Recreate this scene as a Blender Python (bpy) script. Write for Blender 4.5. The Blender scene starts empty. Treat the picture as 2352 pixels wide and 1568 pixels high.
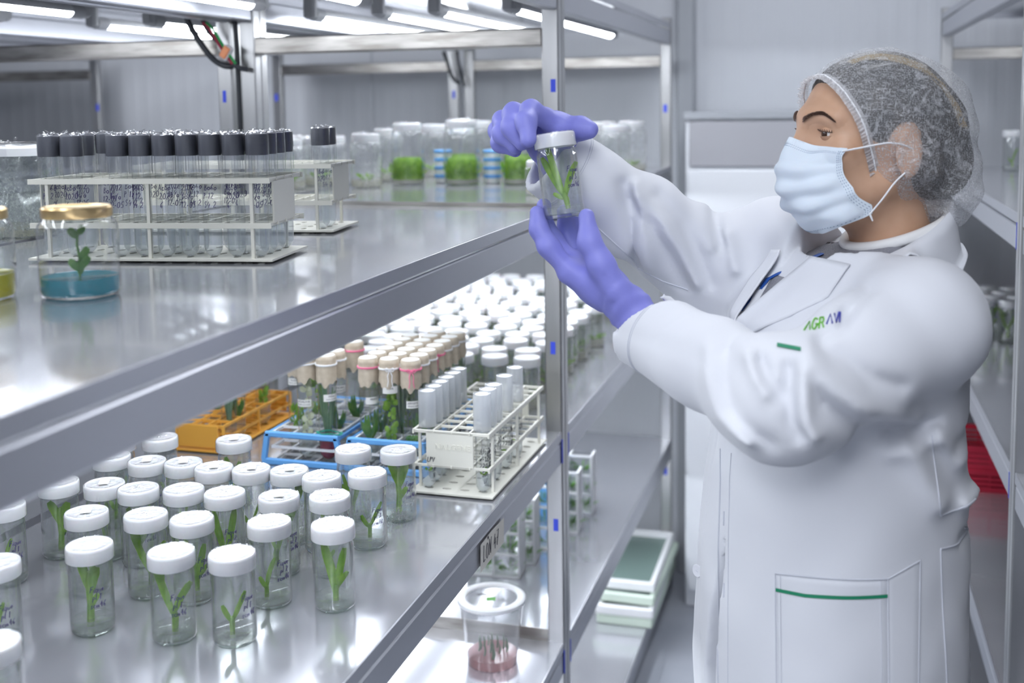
import bpy, math, random
import numpy as np
from mathutils import Vector, Matrix
from mathutils.bvhtree import BVHTree
from math import sin, cos, pi, radians

SC = bpy.context.scene
COL = SC.collection

# ------------------------------------------------------------------ camera
CAM_LOC = (0.54, 0.0, 1.60)
_yaw, _pitch, _roll = radians(16.58), radians(5.70), radians(0.82)
_f = Vector((-sin(_yaw)*cos(_pitch), cos(_yaw)*cos(_pitch), -sin(_pitch)))
_r = Vector((cos(_yaw), sin(_yaw), 0.0))
_d = _f.cross(_r)
_r2 = cos(_roll)*_r + sin(_roll)*_d
_d2 = -sin(_roll)*_r + cos(_roll)*_d
cam = bpy.data.cameras.new('camera')
cam.sensor_fit = 'HORIZONTAL'; cam.sensor_width = 36.0
cam.lens = 2600.0/2352.0*36.0
cam.shift_y = -(784.0-499.0)/2352.0
cam.clip_start = 0.05
cam.dof.use_dof = True
cam.dof.focus_distance = 1.62
cam.dof.aperture_fstop = 3.4
cam_ob = bpy.data.objects.new('camera', cam)
m = Matrix((( _r2.x, -_d2.x, -_f.x, CAM_LOC[0]), (_r2.y, -_d2.y, -_f.y, CAM_LOC[1]), (_r2.z, -_d2.z, -_f.z, CAM_LOC[2]), (0, 0, 0, 1)))
cam_ob.matrix_world = m
COL.objects.link(cam_ob)
SC.camera = cam_ob

# ------------------------------------------------------------------ world, exposure
w = bpy.data.worlds.new('world'); SC.world = w; w.use_nodes = True
w.node_tree.nodes['Background'].inputs[0].default_value = (0.80, 0.84, 1.0, 1)
w.node_tree.nodes['Background'].inputs[1].default_value = 0.30
SC.view_settings.view_transform = 'Standard'
SC.view_settings.look = 'None'
SC.view_settings.gamma = 1.0
SC.view_settings.use_curve_mapping = False
SC.view_settings.exposure = 0.32
SC.cycles.use_denoising = True
SC.cycles.max_bounces = 10
SC.cycles.diffuse_bounces = 4
SC.cycles.glossy_bounces = 5
SC.cycles.transmission_bounces = 8
SC.cycles.transparent_max_bounces = 48
SC.cycles.sample_clamp_indirect = 6.0
SC.cycles.caustics_reflective = False
SC.cycles.caustics_refractive = False

def area(name, loc, size, energy, color=(0.90, 0.93, 1.0), rot=(0, 0, 0)):
    l = bpy.data.lights.new(name, 'AREA'); l.shape = 'RECTANGLE'
    l.size, l.size_y = size; l.energy = energy; l.color = color
    o = bpy.data.objects.new(name, l); o.location = loc; o.rotation_euler = rot
    COL.objects.link(o); return o
# light of the ceiling panels over the aisles, the last one unseen fill added behind the camera (panels themselves are built below at the same place)
CEIL = 2.62
LAMPS = ((0.46, 0.25, 6), (0.46, 2.55, 5), (-1.75, 2.4, 10), (0.30, -1.0, 20))
for _x, _y, _e in LAMPS: area('ceiling_lamp_light', (_x, _y, CEIL-0.06), (0.55, 1.15), _e)

random.seed(7)
# ------------------------------------------------------------------ mesh helpers
class MB:
    """collects pieces of one mesh"""
    def __init__(s): s.v = []; s.f = []
    def add(s, vs, fs):
        n = len(s.v); s.v += [tuple(p) for p in vs]; s.f += [tuple(i+n for i in f) for f in fs]; return s
    def box(s, x0, x1, y0, y1, z0, z1, M=None, bev=0.0):
        if bev > 0:
            b = min(bev, (x1-x0)*.49, (y1-y0)*.49, (z1-z0)*.49)
            vs = []; 
            for z, i in ((z0, b), (z0+b, 0), (z1-b, 0), (z1, b)):
                # octagonal outline
                X0, X1, Y0, Y1 = x0+i, x1-i, y0+i, y1-i
                c = b
                vs += [(X0+c-i*.0, Y0, z), (X1-c, Y0, z), (X1, Y0+c, z), (X1, Y1-c, z), (X1-c, Y1, z), (X0+c, Y1, z), (X0, Y1-c, z), (X0, Y0+c, z)]
            fs = [tuple(range(7, -1, -1)), tuple(range(24, 32))]
            for k in range(3):
                for j in range(8):
                    fs.append((k*8+j, k*8+(j+1) % 8, (k+1)*8+(j+1) % 8, (k+1)*8+j))
        else:
            vs = [(x0, y0, z0), (x1, y0, z0), (x1, y1, z0), (x0, y1, z0), (x0, y0, z1), (x1, y0, z1), (x1, y1, z1), (x0, y1, z1)]
            fs = [(3, 2, 1, 0), (4, 5, 6, 7), (0, 1, 5, 4), (1, 2, 6, 5), (2, 3, 7, 6), (3, 0, 4, 7)]
        if M is not None: vs = [tuple(M @ Vector(p)) for p in vs]
        return s.add(vs, fs)
    def lathe(s, prof, n=24, cx=0, cy=0, cz=0, cap0=True, cap1=True, M=None, wob=None):
        vs = []; fs = []
        for (r, z) in prof:
            for j in range(n):
                a = 2*pi*j/n
                k = 1.0 if wob is None else wob(a, z)
                vs.append((cx+r*k*cos(a), cy+r*k*sin(a), cz+z))
        for i in range(len(prof)-1):
            for j in range(n):
                j2 = (j+1) % n
                fs.append((i*n+j, i*n+j2, (i+1)*n+j2, (i+1)*n+j))
        if cap0: fs.append(tuple(range(n-1, -1, -1)))
        if cap1: fs.append(tuple(range((len(prof)-1)*n, len(prof)*n)))
        if M is not None: vs = [tuple(M @ Vector(p)) for p in vs]
        return s.add(vs, fs)
    def tube(s, pts, r, n=8, cap=True, flat=1.0, up=None):
        pts = [Vector(p) for p in pts]; N = len(pts)
        rs = r if hasattr(r, '__len__') else [r]*N
        vs = []; fs = []; prev = None
        for i, p in enumerate(pts):
            t = (pts[min(i+1, N-1)]-pts[max(i-1, 0)])
            if t.length < 1e-9: t = Vector((0, 0, 1))
            t.normalize()
            if prev is None:
                a = Vector(up) if up is not None else (Vector((0, 0, 1)) if abs(t.z) < .9 else Vector((1, 0, 0)))
            else: a = prev
            u = (a - t*a.dot(t))
            if u.length < 1e-6: u = Vector((1, 0, 0)).cross(t)
            u.normalize(); vv = t.cross(u); prev = u
            for j in range(n):
                q = 2*pi*j/n
                vs.append(tuple(p + u*(cos(q)*rs[i]*flat) + vv*(sin(q)*rs[i])))
        for i in range(N-1):
            for j in range(n):
                j2 = (j+1) % n
                fs.append((i*n+j, i*n+j2, (i+1)*n+j2, (i+1)*n+j))
        if cap: fs.append(tuple(range(n-1, -1, -1))); fs.append(tuple(range((N-1)*n, N*n)))
        return s.add(vs, fs)
    def xf(s, M):
        s.v = [tuple(M @ Vector(p)) for p in s.v]; return s
    def mesh(s, name):
        me = bpy.data.meshes.new(name); me.from_pydata(s.v, [], s.f); me.update(); return me
    def build(s, name, mat, parent=None, smooth=False, ang=35):
        me = s.mesh(name)
        return link(name, me, mat, parent, smooth, ang)

def shade(me, smooth=True, ang=35):
    if not smooth: return
    me.polygons.foreach_set('use_smooth', [True]*len(me.polygons))
    if ang < 180: me.set_sharp_from_angle(angle=radians(ang))

def link(name, me, mat, parent=None, smooth=False, ang=35):
    if mat is not None and len(me.materials) == 0: me.materials.append(mat)
    shade(me, smooth, ang)
    o = bpy.data.objects.new(name, me); COL.objects.link(o)
    if parent is not None: o.parent = parent
    return o

def empty(name, loc=(0, 0, 0), rz=0.0):
    o = bpy.data.objects.new(name, None); COL.objects.link(o)
    o.location = loc; o.rotation_euler = (0, 0, rz); o.empty_display_size = 0.02
    return o

def tag(o, label=None, cat=None, group=None, kind=None):
    if label: o['label'] = label
    if cat: o['category'] = cat
    if group: o['group'] = group
    if kind: o['kind'] = kind
    return o

def kids(o): return [c for c in o.children]
def copy_tree(o, parent=None):
    c = o.copy(); COL.objects.link(c)
    if parent is not None: c.parent = parent
    for ch in CH.get(o.name, []) or list(o.children): copy_tree(ch, c)
    return c
CH = {}

# ------------------------------------------------------------------ materials
def mat(name, color, rough=0.5, metal=0.0, spec=None, trans=0.0, ior=1.45, emit=None, estr=0.0, alpha=1.0, sss=0.0, sheen=0.0, coat=0.0):
    mt = bpy.data.materials.new(name); mt.use_nodes = True
    b = mt.node_tree.nodes['Principled BSDF']
    b.inputs['Base Color'].default_value = (*color, 1)
    b.inputs['Roughness'].default_value = rough
    b.inputs['Metallic'].default_value = metal
    b.inputs['IOR'].default_value = ior
    b.inputs['Transmission Weight'].default_value = trans
    b.inputs['Alpha'].default_value = alpha
    b.inputs['Sheen Weight'].default_value = sheen
    b.inputs['Coat Weight'].default_value = coat
    if sss:
        b.inputs['Subsurface Weight'].default_value = sss
        b.inputs['Subsurface Radius'].default_value = (0.6, 0.3, 0.2)
        b.inputs['Subsurface Scale'].default_value = 0.01
    if spec is not None: b.inputs['Specular IOR Level'].default_value = spec
    if emit:
        b.inputs['Emission Color'].default_value = (*emit, 1); b.inputs['Emission Strength'].default_value = estr
    return mt

def N(mt, kind, **kw):
    n = mt.node_tree.nodes.new(kind)
    for k, v in kw.items():
        if k in n.inputs: n.inputs[k].default_value = v
        else: setattr(n, k, v)
    return n
def L(mt, a, b): mt.node_tree.links.new(a, b)
def bsdf(mt): return mt.node_tree.nodes['Principled BSDF']

def noise_color(mt, c1, c2, scale=(1, 1, 1), ns=8.0, detail=3.0, obj=True):
    tc = N(mt, 'ShaderNodeTexCoord'); mp = N(mt, 'ShaderNodeMapping'); mp.inputs['Scale'].default_value = scale
    nz = N(mt, 'ShaderNodeTexNoise', Scale=ns, Detail=detail)
    rp = N(mt, 'ShaderNodeValToRGB')
    rp.color_ramp.elements[0].position = .35; rp.color_ramp.elements[1].position = .65
    rp.color_ramp.elements[0].color = (*c1, 1); rp.color_ramp.elements[1].color = (*c2, 1)
    L(mt, tc.outputs['Object' if obj else 'Generated'], mp.inputs[0]); L(mt, mp.outputs[0], nz.inputs['Vector'])
    L(mt, nz.outputs['Fac'], rp.inputs[0]); L(mt, rp.outputs[0], bsdf(mt).inputs['Base Color'])
    return nz, rp
def noise_bump(mt, scale=(1, 1, 1), ns=200.0, strength=0.1, dist=0.002, detail=2.0):
    tc = N(mt, 'ShaderNodeTexCoord'); mp = N(mt, 'ShaderNodeMapping'); mp.inputs['Scale'].default_value = scale
    nz = N(mt, 'ShaderNodeTexNoise', Scale=ns, Detail=detail)
    bp = N(mt, 'ShaderNodeBump', Strength=strength, Distance=dist)
    L(mt, tc.outputs['Object'], mp.inputs[0]); L(mt, mp.outputs[0], nz.inputs['Vector']); L(mt, nz.outputs['Fac'], bp.inputs['Height'])
    L(mt, bp.outputs[0], bsdf(mt).inputs['Normal'])

def fresnel(nt, ior):
    """Fresnel of a thin wall: the same from both sides"""
    fr = nt.nodes.new('ShaderNodeFresnel'); ge = nt.nodes.new('ShaderNodeNewGeometry')
    mr = nt.nodes.new('ShaderNodeMapRange'); mr.inputs[3].default_value = ior; mr.inputs[4].default_value = 1.0/ior
    nt.links.new(ge.outputs['Backfacing'], mr.inputs[0]); nt.links.new(mr.outputs[0], fr.inputs[0])
    return fr
def glassy(name, tint=(0.97, 0.99, 0.985), rough=0.02, ior=1.5, gain=1.0):
    """thin clear wall: transparent with a Fresnel reflection"""
    mt = bpy.data.materials.new(name); mt.use_nodes = True
    nt = mt.node_tree; nt.nodes.clear()
    out = nt.nodes.new('ShaderNodeOutputMaterial')
    tr = nt.nodes.new('ShaderNodeBsdfTransparent'); tr.inputs[0].default_value = (*tint, 1)
    gl = nt.nodes.new('ShaderNodeBsdfGlossy'); gl.inputs['Roughness'].default_value = rough
    fr = fresnel(nt, ior)
    mu = nt.nodes.new('ShaderNodeMath'); mu.operation = 'MULTIPLY'; mu.inputs[1].default_value = gain; mu.use_clamp = True
    mx = nt.nodes.new('ShaderNodeMixShader')
    nt.links.new(fr.outputs[0], mu.inputs[0]); nt.links.new(mu.outputs[0], mx.inputs[0])
    nt.links.new(tr.outputs[0], mx.inputs[1]); nt.links.new(gl.outputs[0], mx.inputs[2]); nt.links.new(mx.outputs[0], out.inputs[0])
    return mt

MT = {}
# brushed stainless tube
MT['steel'] = mat('brushed_steel', (0.60, 0.60, 0.62), 0.34, 1.0); noise_color(MT['steel'], (0.42, 0.42, 0.42), (0.58, 0.58, 0.58), (1, 1, .15), 14); noise_bump(MT['steel'], (4, 4, .2), 120, .06, .001)
MT['steel_x'] = mat('brushed_steel_crossbar', (0.60, 0.58, 0.55), 0.36, 1.0); noise_color(MT['steel_x'], (0.30, 0.28, 0.255), (0.50, 0.48, 0.45), (1.2, 1, 8), 9)
MT['shelf'] = mat('polished_shelf_steel', (0.58, 0.59, 0.63), 0.16, 0.66, coat=.35); noise_color(MT['shelf'], (0.53, 0.54, 0.58), (0.59, 0.60, 0.64), (1, 1, 1), 4); bsdf(MT['shelf']).inputs['Coat Roughness'].default_value = .06
MT['lip'] = mat('shelf_edge_steel', (0.48, 0.49, 0.53), 0.32, 0.75); noise_bump(MT['lip'], (1, .1, 1), 60, .05, .001)
MT['tape'] = mat('blue_film_remnant', (0.05, 0.09, 0.72), 0.5)
MT['floor'] = mat('grey_resin_floor', (0.36, 0.38, 0.43), 0.32); noise_color(MT['floor'], (0.33, 0.35, 0.40), (0.39, 0.41, 0.46), (1, 1, 1), 5)
MT['wall'] = mat('white_panel_paint', (0.62, 0.64, 0.68), 0.5)
MT['wall_joint'] = mat('panel_joint', (0.55, 0.57, 0.61), 0.5)
MT['ceiling'] = mat('white_ceiling', (0.78, 0.79, 0.82), 0.6)
MT['dark'] = mat('shadow_gap_rubber', (0.05, 0.05, 0.055), 0.6)
MT['white_paint'] = mat('white_cabinet_paint', (0.84, 0.86, 0.90), 0.35)
MT['grey_paint'] = mat('grey_header_paint', (0.42, 0.42, 0.45), 0.4)
MT['col_grey'] = mat('grey_trim', (0.40, 0.42, 0.45), 0.45)
MT['tube_glow'] = mat('led_tube_glow', (1, 1, 1), 0.4, emit=(0.88, 0.93, 1.0), estr=17.0)
MT['lamp_cap'] = mat('lamp_end_cap', (0.62, 0.63, 0.66), 0.45)
MT['panel_glow'] = mat('ceiling_panel_glow', (1, 1, 1), 0.5, emit=(0.90, 0.94, 1.0), estr=4.0)
MT['white_plastic'] = mat('white_plastic', (0.86, 0.87, 0.89), 0.35)
MT['black_cable'] = mat('black_cable', (0.025, 0.028, 0.035), 0.45)
# ------------------------------------------------------------------ the room
RX0, RX1, RY0, RY1 = -3.4, 1.75, -1.6, 3.78
b = MB().box(RX0, RX1, RY0, RY1, -0.05, 0.0); tag(b.build('floor', MT['floor']), 'grey resin floor between the steel racks', kind='structure')
b = MB().box(RX0, RX1, RY0, RY1, CEIL, CEIL+0.05); tag(b.build('ceiling', MT['ceiling']), 'white flat ceiling of the room', kind='structure')

def ribbed_panel(w, h, pitch=0.0575, depth=0.0016):
    """a sandwich panel, lying in x (0..w), z (0..h), face towards -y, with shallow vertical ribs"""
    prof = []; n = int(round(w/pitch)); p = w/n
    prof.append((0.002, 0.003))
    for k in range(n):
        x = k*p
        prof += [(x+p*.10, 0.0), (x+p*.55, 0.0), (x+p*.62, -depth*.75), (x+p*.92, -depth*.75)]
    prof.append((w-0.002, 0.003))
    vs = []; fs = []
    for (x, y) in prof: vs += [(x, y, 0), (x, y, h)]
    for k in range(len(prof)-1): fs.append((2*k, 2*k+2, 2*k+3, 2*k+1))
    m_ = MB().add(vs, fs)
    m_.box(0, w, 0.004, 0.05, 0, h)
    return m_
PW = 1.15
_pm = ribbed_panel(PW, CEIL).mesh('panel'); _pm.materials.append(MT['wall'])
def wall(name, label, p0, ang, n, last=None):
    root = empty(name, p0, ang); tag(root, label, kind='structure')
    for k in range(n):
        o = bpy.data.objects.new('panel', _pm); COL.objects.link(o); o.parent = root; o.location = (k*PW, 0, 0)
    return root
wall('wall_back', 'white wall of vertical ribbed panels behind the racks', (RX0, RY1, 0), 0, 5)
wall('wall_left', 'white ribbed panel wall beyond the far row of racks', (RX0, RY0, 0), pi/2, 5)
wall('wall_right', 'white ribbed panel wall behind the shaded rack', (RX1, RY0+5*PW-.2, 0), -pi/2, 5)
wall('wall_front', 'white ribbed panel wall facing the back wall', (RX0+5*PW-.4, RY0, 0), pi, 5)
b = MB().box(0.0, 0.052, RY1-0.05, RY1-0.006, 0, CEIL, bev=.004); tag(b.build('trim_1', MT['col_grey']), 'grey vertical trim column on the ribbed wall', kind='structure')
b = MB().box(-3.0, RX1-.1, RY1-0.022, RY1-0.008, 0, 0.09, bev=.003); tag(b.build('baseboard_back', MT['col_grey']), 'grey baseboard along the ribbed back wall', kind='structure')

# white cabinet with a grey header, standing against the back wall at the end of the aisle
cb = empty('storage_cabinet', (0.062, RY1-0.30, 0)); tag(cb, 'white storage cabinet with a grey header panel at the end of the aisle', 'cabinet')
MB().box(0, .62, .0, .27, 0.0, 1.555, bev=.004).build('body', MT['white_paint'], cb)
MB().box(0.012, .608, -.012, .0, 1.402, 1.540, bev=.004).build('header_panel', MT['grey_paint'], cb)
MB().box(-.006, .626, -.016, .272, 1.545, 1.568, bev=.003).build('top', MT['col_grey'], cb)
for x0, x1 in ((.008, .307), (.313, .612)):
    dr = MB().box(x0, x1, -.018, .0, 0.06, 1.394, bev=.004).build('door', MT['white_paint'], cb)
    hx = x1-.03 if x0 < .1 else x0+.03
    MB().box(hx-.007, hx+.007, -.036, -.016, .78, .93, bev=.004).build('handle', MT['lamp_cap'], dr)

# ceiling lamps, the last an added fill panel out of view (their light is set at the top of the script)
for i, (x, y, _e) in enumerate(LAMPS):
    r = empty('ceiling_lamp', (x, y, CEIL)); tag(r, 'flat white ceiling lamp panel ' + ('over the camera end of the aisle', 'over the cabinet end of the aisle', 'over the second aisle', 'added unseen behind the camera as frontal fill')[i], 'lamp', 'ceiling lamp panels')
    MB().box(-.30, .30, -.60, .60, -.035, 0.0, bev=.004).build('frame', MT['white_plastic'], r)
    MB().box(-.28, .28, -.58, .58, -.038, -.034).build('diffuser', MT['panel_glow'], r)

# ------------------------------------------------------------------ steel racks
LV = dict(top=1.8475, U=1.3975, L=0.9475, T=0.5065, B=0.079)
PX, PY = 0.034, 0.0265            # post section
def make_rack(label, y0, y1, x0, x1, loc=(0, 0, 0), rz=0.0, tapes=(), rail=None, dz=None, group=None):
    """long axis y, aisle side at x1"""
    r = empty('shelving_rack', loc, rz); tag(r, label, 'rack', group)
    dz = dz or {}
    for (a, b_) in ((x0, x0+PX), (x1-PX, x1)):
        for (c, d) in ((y0, y0+PY), (y1-PY, y1)):
            MB().box(a, b_, c, d, 0, 1.865, bev=.0025).build('post', MT['steel'], r)
    for k, z in LV.items():
        z = z + dz.get(k, 0)
        sh = MB()
        sh.box(x0+.0035, x1-.0035, y0+.0025, y1-.0025, z-.0022, z-.0003)
        o = sh.build('shelf', MT['shelf'], r)
        e = MB()
        for xa, xb in ((x0+.001, x0+.0035), (x1-.0035, x1-.001)):
            e.box(xa, xb, y0+PY, y1-PY, z-.018, z-.0004)
        for ya, yb in ((y0+.0005, y0+.0025), (y1-.0025, y1-.0005)):
            e.box(x0+PX, x1-PX, ya, yb, z-.018, z-.0004)
        e.build('folded_edge', MT['lip'], o)
        zb = z-.0220
        hb = .045
        for xa, xb in ((x0+.002, x0+.030), (x1-.030, x1-.002)):
            MB().box(xa, xb, y0+PY-.001, y1-PY+.001, zb-hb, zb, bev=.003).build('beam', MT['lip'], r)
        if k == 'top':
            for ya, yb in ((y0+.001, y0+.0255), (y1-.0255, y1-.001)):
                MB().box(x0+PX-.001, x1-PX+.001, ya, yb, 1.712, 1.747, bev=.003).build('cross_bar', MT['steel_x'], r)
        else:
            for ya, yb in ((y0+.001, y0+.0255), (y1-.0255, y1-.001)):
                MB().box(x0+PX-.001, x1-PX+.001, ya, yb, zb-.036, zb, bev=.003).build('cross_bar', MT['steel_x'], r)
    for (k, h) in (rail or {}).items():
        z = LV[k]+dz.get(k, 0)
        MB().box(x0+PX, x1-PX, y1-.0275, y1-.0255, z, z+h).build('end_rail', MT['steel_x'], r)
    for (tx0, tx1, ty, tz0, tz1) in tapes:
        MB().box(tx0, tx1, ty-.0006, ty+.0002, tz0, tz1).build('blue_film', MT['tape'], r)
    return r

ROW = (-0.69, 0.0); ROWB = (-1.40, -0.712)
YA0, YA1, YC1 = 0.13, 2.170, 3.62
def side_tapes(y0, y1, x):
    """blue film left where beams meet the posts on the aisle side, as thin slips in x"""
    return []
rackA = make_rack('steel shelving rack holding the white-lidded jars and the tube racks', YA0, YA1, *ROW,
                  rail=dict(U=.008, T=.026),
                  tapes=[(-.022, -.012, YA1-PY, LV['L']+.157, LV['L']+.182), (-.020, -.010, YA1-PY, LV['T']+.235, LV['T']+.26), (-.016, -.006, YA1-PY, LV['U']+.225, LV['U']+.25)])
rackC = make_rack('steel shelving rack by the wall holding the moss jars and stacked plant boxes', YA1+.001, YC1, *ROW,
                  tapes=[(-.024, -.012, YC1-PY, z, z+.025) for z in (LV['U']+.17, LV['T']-.12, LV['L']+.17)])
rackB1 = make_rack('steel shelving rack back to back with the jar rack', YA0, YA1, *ROWB, tapes=[(-.735, -.727, YA1-PY, LV['U']+.215, LV['U']+.24)])
rackB2 = make_rack('empty steel rack back to back with the moss jar rack', YA1+.001, YC1, *ROWB, tapes=[(-.732, -.722, YC1-PY, LV['U']+.225, LV['U']+.25), (-1.392, -1.38, YC1-PY, LV['U']+.225, LV['U']+.25)])
rackD = make_rack('steel shelving rack across the second aisle by the far wall', 1.6, 3.60, -2.80, -2.10, tapes=[(-2.112, -2.10, 3.60-PY, LV['U']+.20, LV['U']+.225)])
RR = radians(1.1)
rackE = make_rack('shaded steel rack behind the person in the lab coat', 0.0, 1.50, 0.0, 0.62, loc=(0.826, 2.118, 0), rz=RR,
                  tapes=[(.012, .022, 1.50-PY, LV['U']+.21, LV['U']+.235)])
rackF = make_rack('shaded steel rack with a wooden-toned post beside the aisle', -1.9, -0.001, 0.0, 0.62, loc=(0.826, 2.118, 0), rz=RR)
# blue film slips on the aisle faces where beams meet posts
for r_, xs in ((rackA, (0.0,)), (rackC, (0.0,))):
    for k in ('U', 'L', 'T'):
        for yy in ((YA1-PY-.0005,) if r_ is rackA else (YA1+.001+PY-.003,)):
            z = LV[k]
            MB().box(-.0006, .0006, yy-.0015, yy+.0035, z-.064, z-.016).build('blue_film', MT['tape'], r_)
for k in ('U', 'L', 'T'):
    MB().box(-.0006, .0006, PY-.003, PY+.002, LV[k]-.064, LV[k]-.016).build('blue_film', MT['tape'], rackE)

# LED tubes under the shelves
def tube_lamp(x, y0, y1, z, label, group, lit=True):
    r = empty('led_tube_lamp', (x, (y0+y1)/2, z)); tag(r, label, 'lamp', group)
    h = (y1-y0)/2
    y0_, y1_ = -h+.055, h-.055      # LED tube: diffuser below, opaque housing above
    for nm_, a0, a1, rr_, mt_ in (('diffuser', 170, 370, .0135, 'tube_glow'), ('housing', -15, 195, .0138, 'white_plastic')):
        vs = []; fs = []
        for q in range(13):
            an = radians(a0+(a1-a0)*q/12); vs += [(rr_*cos(an), y0_, rr_*sin(an)), (rr_*cos(an), y1_, rr_*sin(an))]
        for q in range(12): fs.append((2*q, 2*q+1, 2*q+3, 2*q+2))
        MB().add(vs, fs).build(nm_, MT[mt_], r, True, 180)
    for s in (-1, 1):
        c = MB().tube([(0, s*(h-.06), 0), (0, s*(h-.02), 0)], .0150, 14)
        c.build('end_cap', MT['lamp_cap'], r, True)
        hd = MB().box(-.014, .014, s*h-.022 if s > 0 else -h, s*h if s > 0 else -h+.022, -.012, .040, bev=.005)
        hd.build('holder', MT['lamp_cap'], r, False)
    return r
ORD = ['first', 'second', 'third', 'fourth', 'fifth', 'sixth', 'seventh', 'eighth', 'ninth', 'tenth', 'eleventh', 'twelfth', 'thirteenth', 'fourteenth', 'fifteenth', 'sixteenth']
for k in ('top', 'U', 'L', 'T'):
    z = LV[k]-.0022-.040-.0005
    nm = {'top': 'top shelf', 'U': 'upper shelf', 'L': 'middle shelf', 'T': 'low shelf'}[k]
    for n_, x in enumerate((-.14, -.36, -.585)):
        if k == 'top' and n_ == 0: continue
        tube_lamp(x, .45, 2.06, z, 'lit LED tube under the %s of the jar rack, %s from the aisle' % (nm, ORD[n_]), 'LED tubes of the jar rack')
    for n_, x in enumerate((-.144, -.309, -.439, -.60)):
        tube_lamp(x, 2.285, 3.40, z, 'lit LED tube under the %s of the moss jar rack, %s from the aisle' % (nm, ORD[n_]), 'LED tubes of the moss jar rack')
z = LV['top']-.0427
for n_, x in enumerate((-1.0, -1.2)):
    tube_lamp(x, .45, 2.06, z, 'lit LED tube under the top shelf of the back-to-back rack, %s from the jar rack' % ORD[n_], 'LED tubes of the back-to-back racks')
for n_, x in enumerate((-1.01, -1.163)):
    tube_lamp(x, 2.285, 3.40, z, 'lit LED tube under the top shelf of the empty rack, %s from the moss jars' % ORD[n_], 'LED tubes of the empty rack')
tube_lamp(1.06, 2.3, 3.5, z, 'lit LED tube under the top shelf of the shaded rack', None)
# ------------------------------------------------------------------ glassware, plants, writing
MT['glass'] = None
MT['glass_thick'] = glassy('thick_glass_base', (0.90, 0.95, 0.92), 0.03, 1.55, 1.6)
MT['tube_glass'] = glassy('tube_glass', (0.98, 0.988, 0.992), 0.03, 1.5, 1.9)
MT['film'] = glassy('cling_film', (0.985, 0.985, 0.99), 0.10, 1.5, 1.5)
noise_t = MT['film'].node_tree
def film_bump(mt, ns=140, st=.5, d=.002):
    nt = mt.node_tree
    tc = nt.nodes.new('ShaderNodeTexCoord'); nz = nt.nodes.new('ShaderNodeTexNoise'); nz.inputs['Scale'].default_value = ns; nz.inputs['Detail'].default_value = 3
    bp = nt.nodes.new('ShaderNodeBump'); bp.inputs['Strength'].default_value = st; bp.inputs['Distance'].default_value = d
    nt.links.new(tc.outputs['Object'], nz.inputs['Vector']); nt.links.new(nz.outputs['Fac'], bp.inputs['Height'])
    for n in nt.nodes:
        if n.type in ('BSDF_GLOSSY', 'FRESNEL'): nt.links.new(bp.outputs[0], n.inputs['Normal'])
film_bump(MT['film'], 110, .35)
def haze_glass(name, haze, tint=(0.985, 0.992, 0.99), col=(0.93, 0.95, 0.96)):
    """clear wall carrying condensation droplets"""
    mt = glassy(name, tint, 0.04, 1.5, 2.1); nt = mt.node_tree
    out = [n for n in nt.nodes if n.type == 'OUTPUT_MATERIAL'][0]; prev = out.inputs[0].links[0].from_socket
    df = nt.nodes.new('ShaderNodeBsdfDiffuse'); df.inputs[0].default_value = (*col, 1)
    tl = nt.nodes.new('ShaderNodeBsdfTranslucent'); tl.inputs[0].default_value = (*col, 1)
    ad = nt.nodes.new('ShaderNodeMixShader'); ad.inputs[0].default_value = .5
    tc = nt.nodes.new('ShaderNodeTexCoord'); nz = nt.nodes.new('ShaderNodeTexNoise'); nz.inputs['Scale'].default_value = 260; nz.inputs['Detail'].default_value = 2
    nb = nt.nodes.new('ShaderNodeTexNoise'); nb.inputs['Scale'].default_value = 18
    ml = nt.nodes.new('ShaderNodeMath'); ml.operation = 'MULTIPLY'
    rp = nt.nodes.new('ShaderNodeMapRange'); rp.inputs[1].default_value = .22; rp.inputs[2].default_value = .42; rp.inputs[4].default_value = haze
    mx = nt.nodes.new('ShaderNodeMixShader')
    nt.links.new(tc.outputs['Object'], nz.inputs['Vector']); nt.links.new(tc.outputs['Object'], nb.inputs['Vector'])
    nt.links.new(nz.outputs['Fac'], ml.inputs[0]); nt.links.new(nb.outputs['Fac'], ml.inputs[1]); nt.links.new(ml.outputs[0], rp.inputs[0])
    nt.links.new(rp.outputs[0], mx.inputs[0]); nt.links.new(prev, mx.inputs[1])
    nt.links.new(df.outputs[0], ad.inputs[1]); nt.links.new(tl.outputs[0], ad.inputs[2]); nt.links.new(ad.outputs[0], mx.inputs[2])
    nt.links.new(mx.outputs[0], out.inputs[0]); return mt
MT['glass_mist'] = haze_glass('misted_jar_glass', .40)
MT['glass'] = haze_glass('jar_glass', .08)
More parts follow.
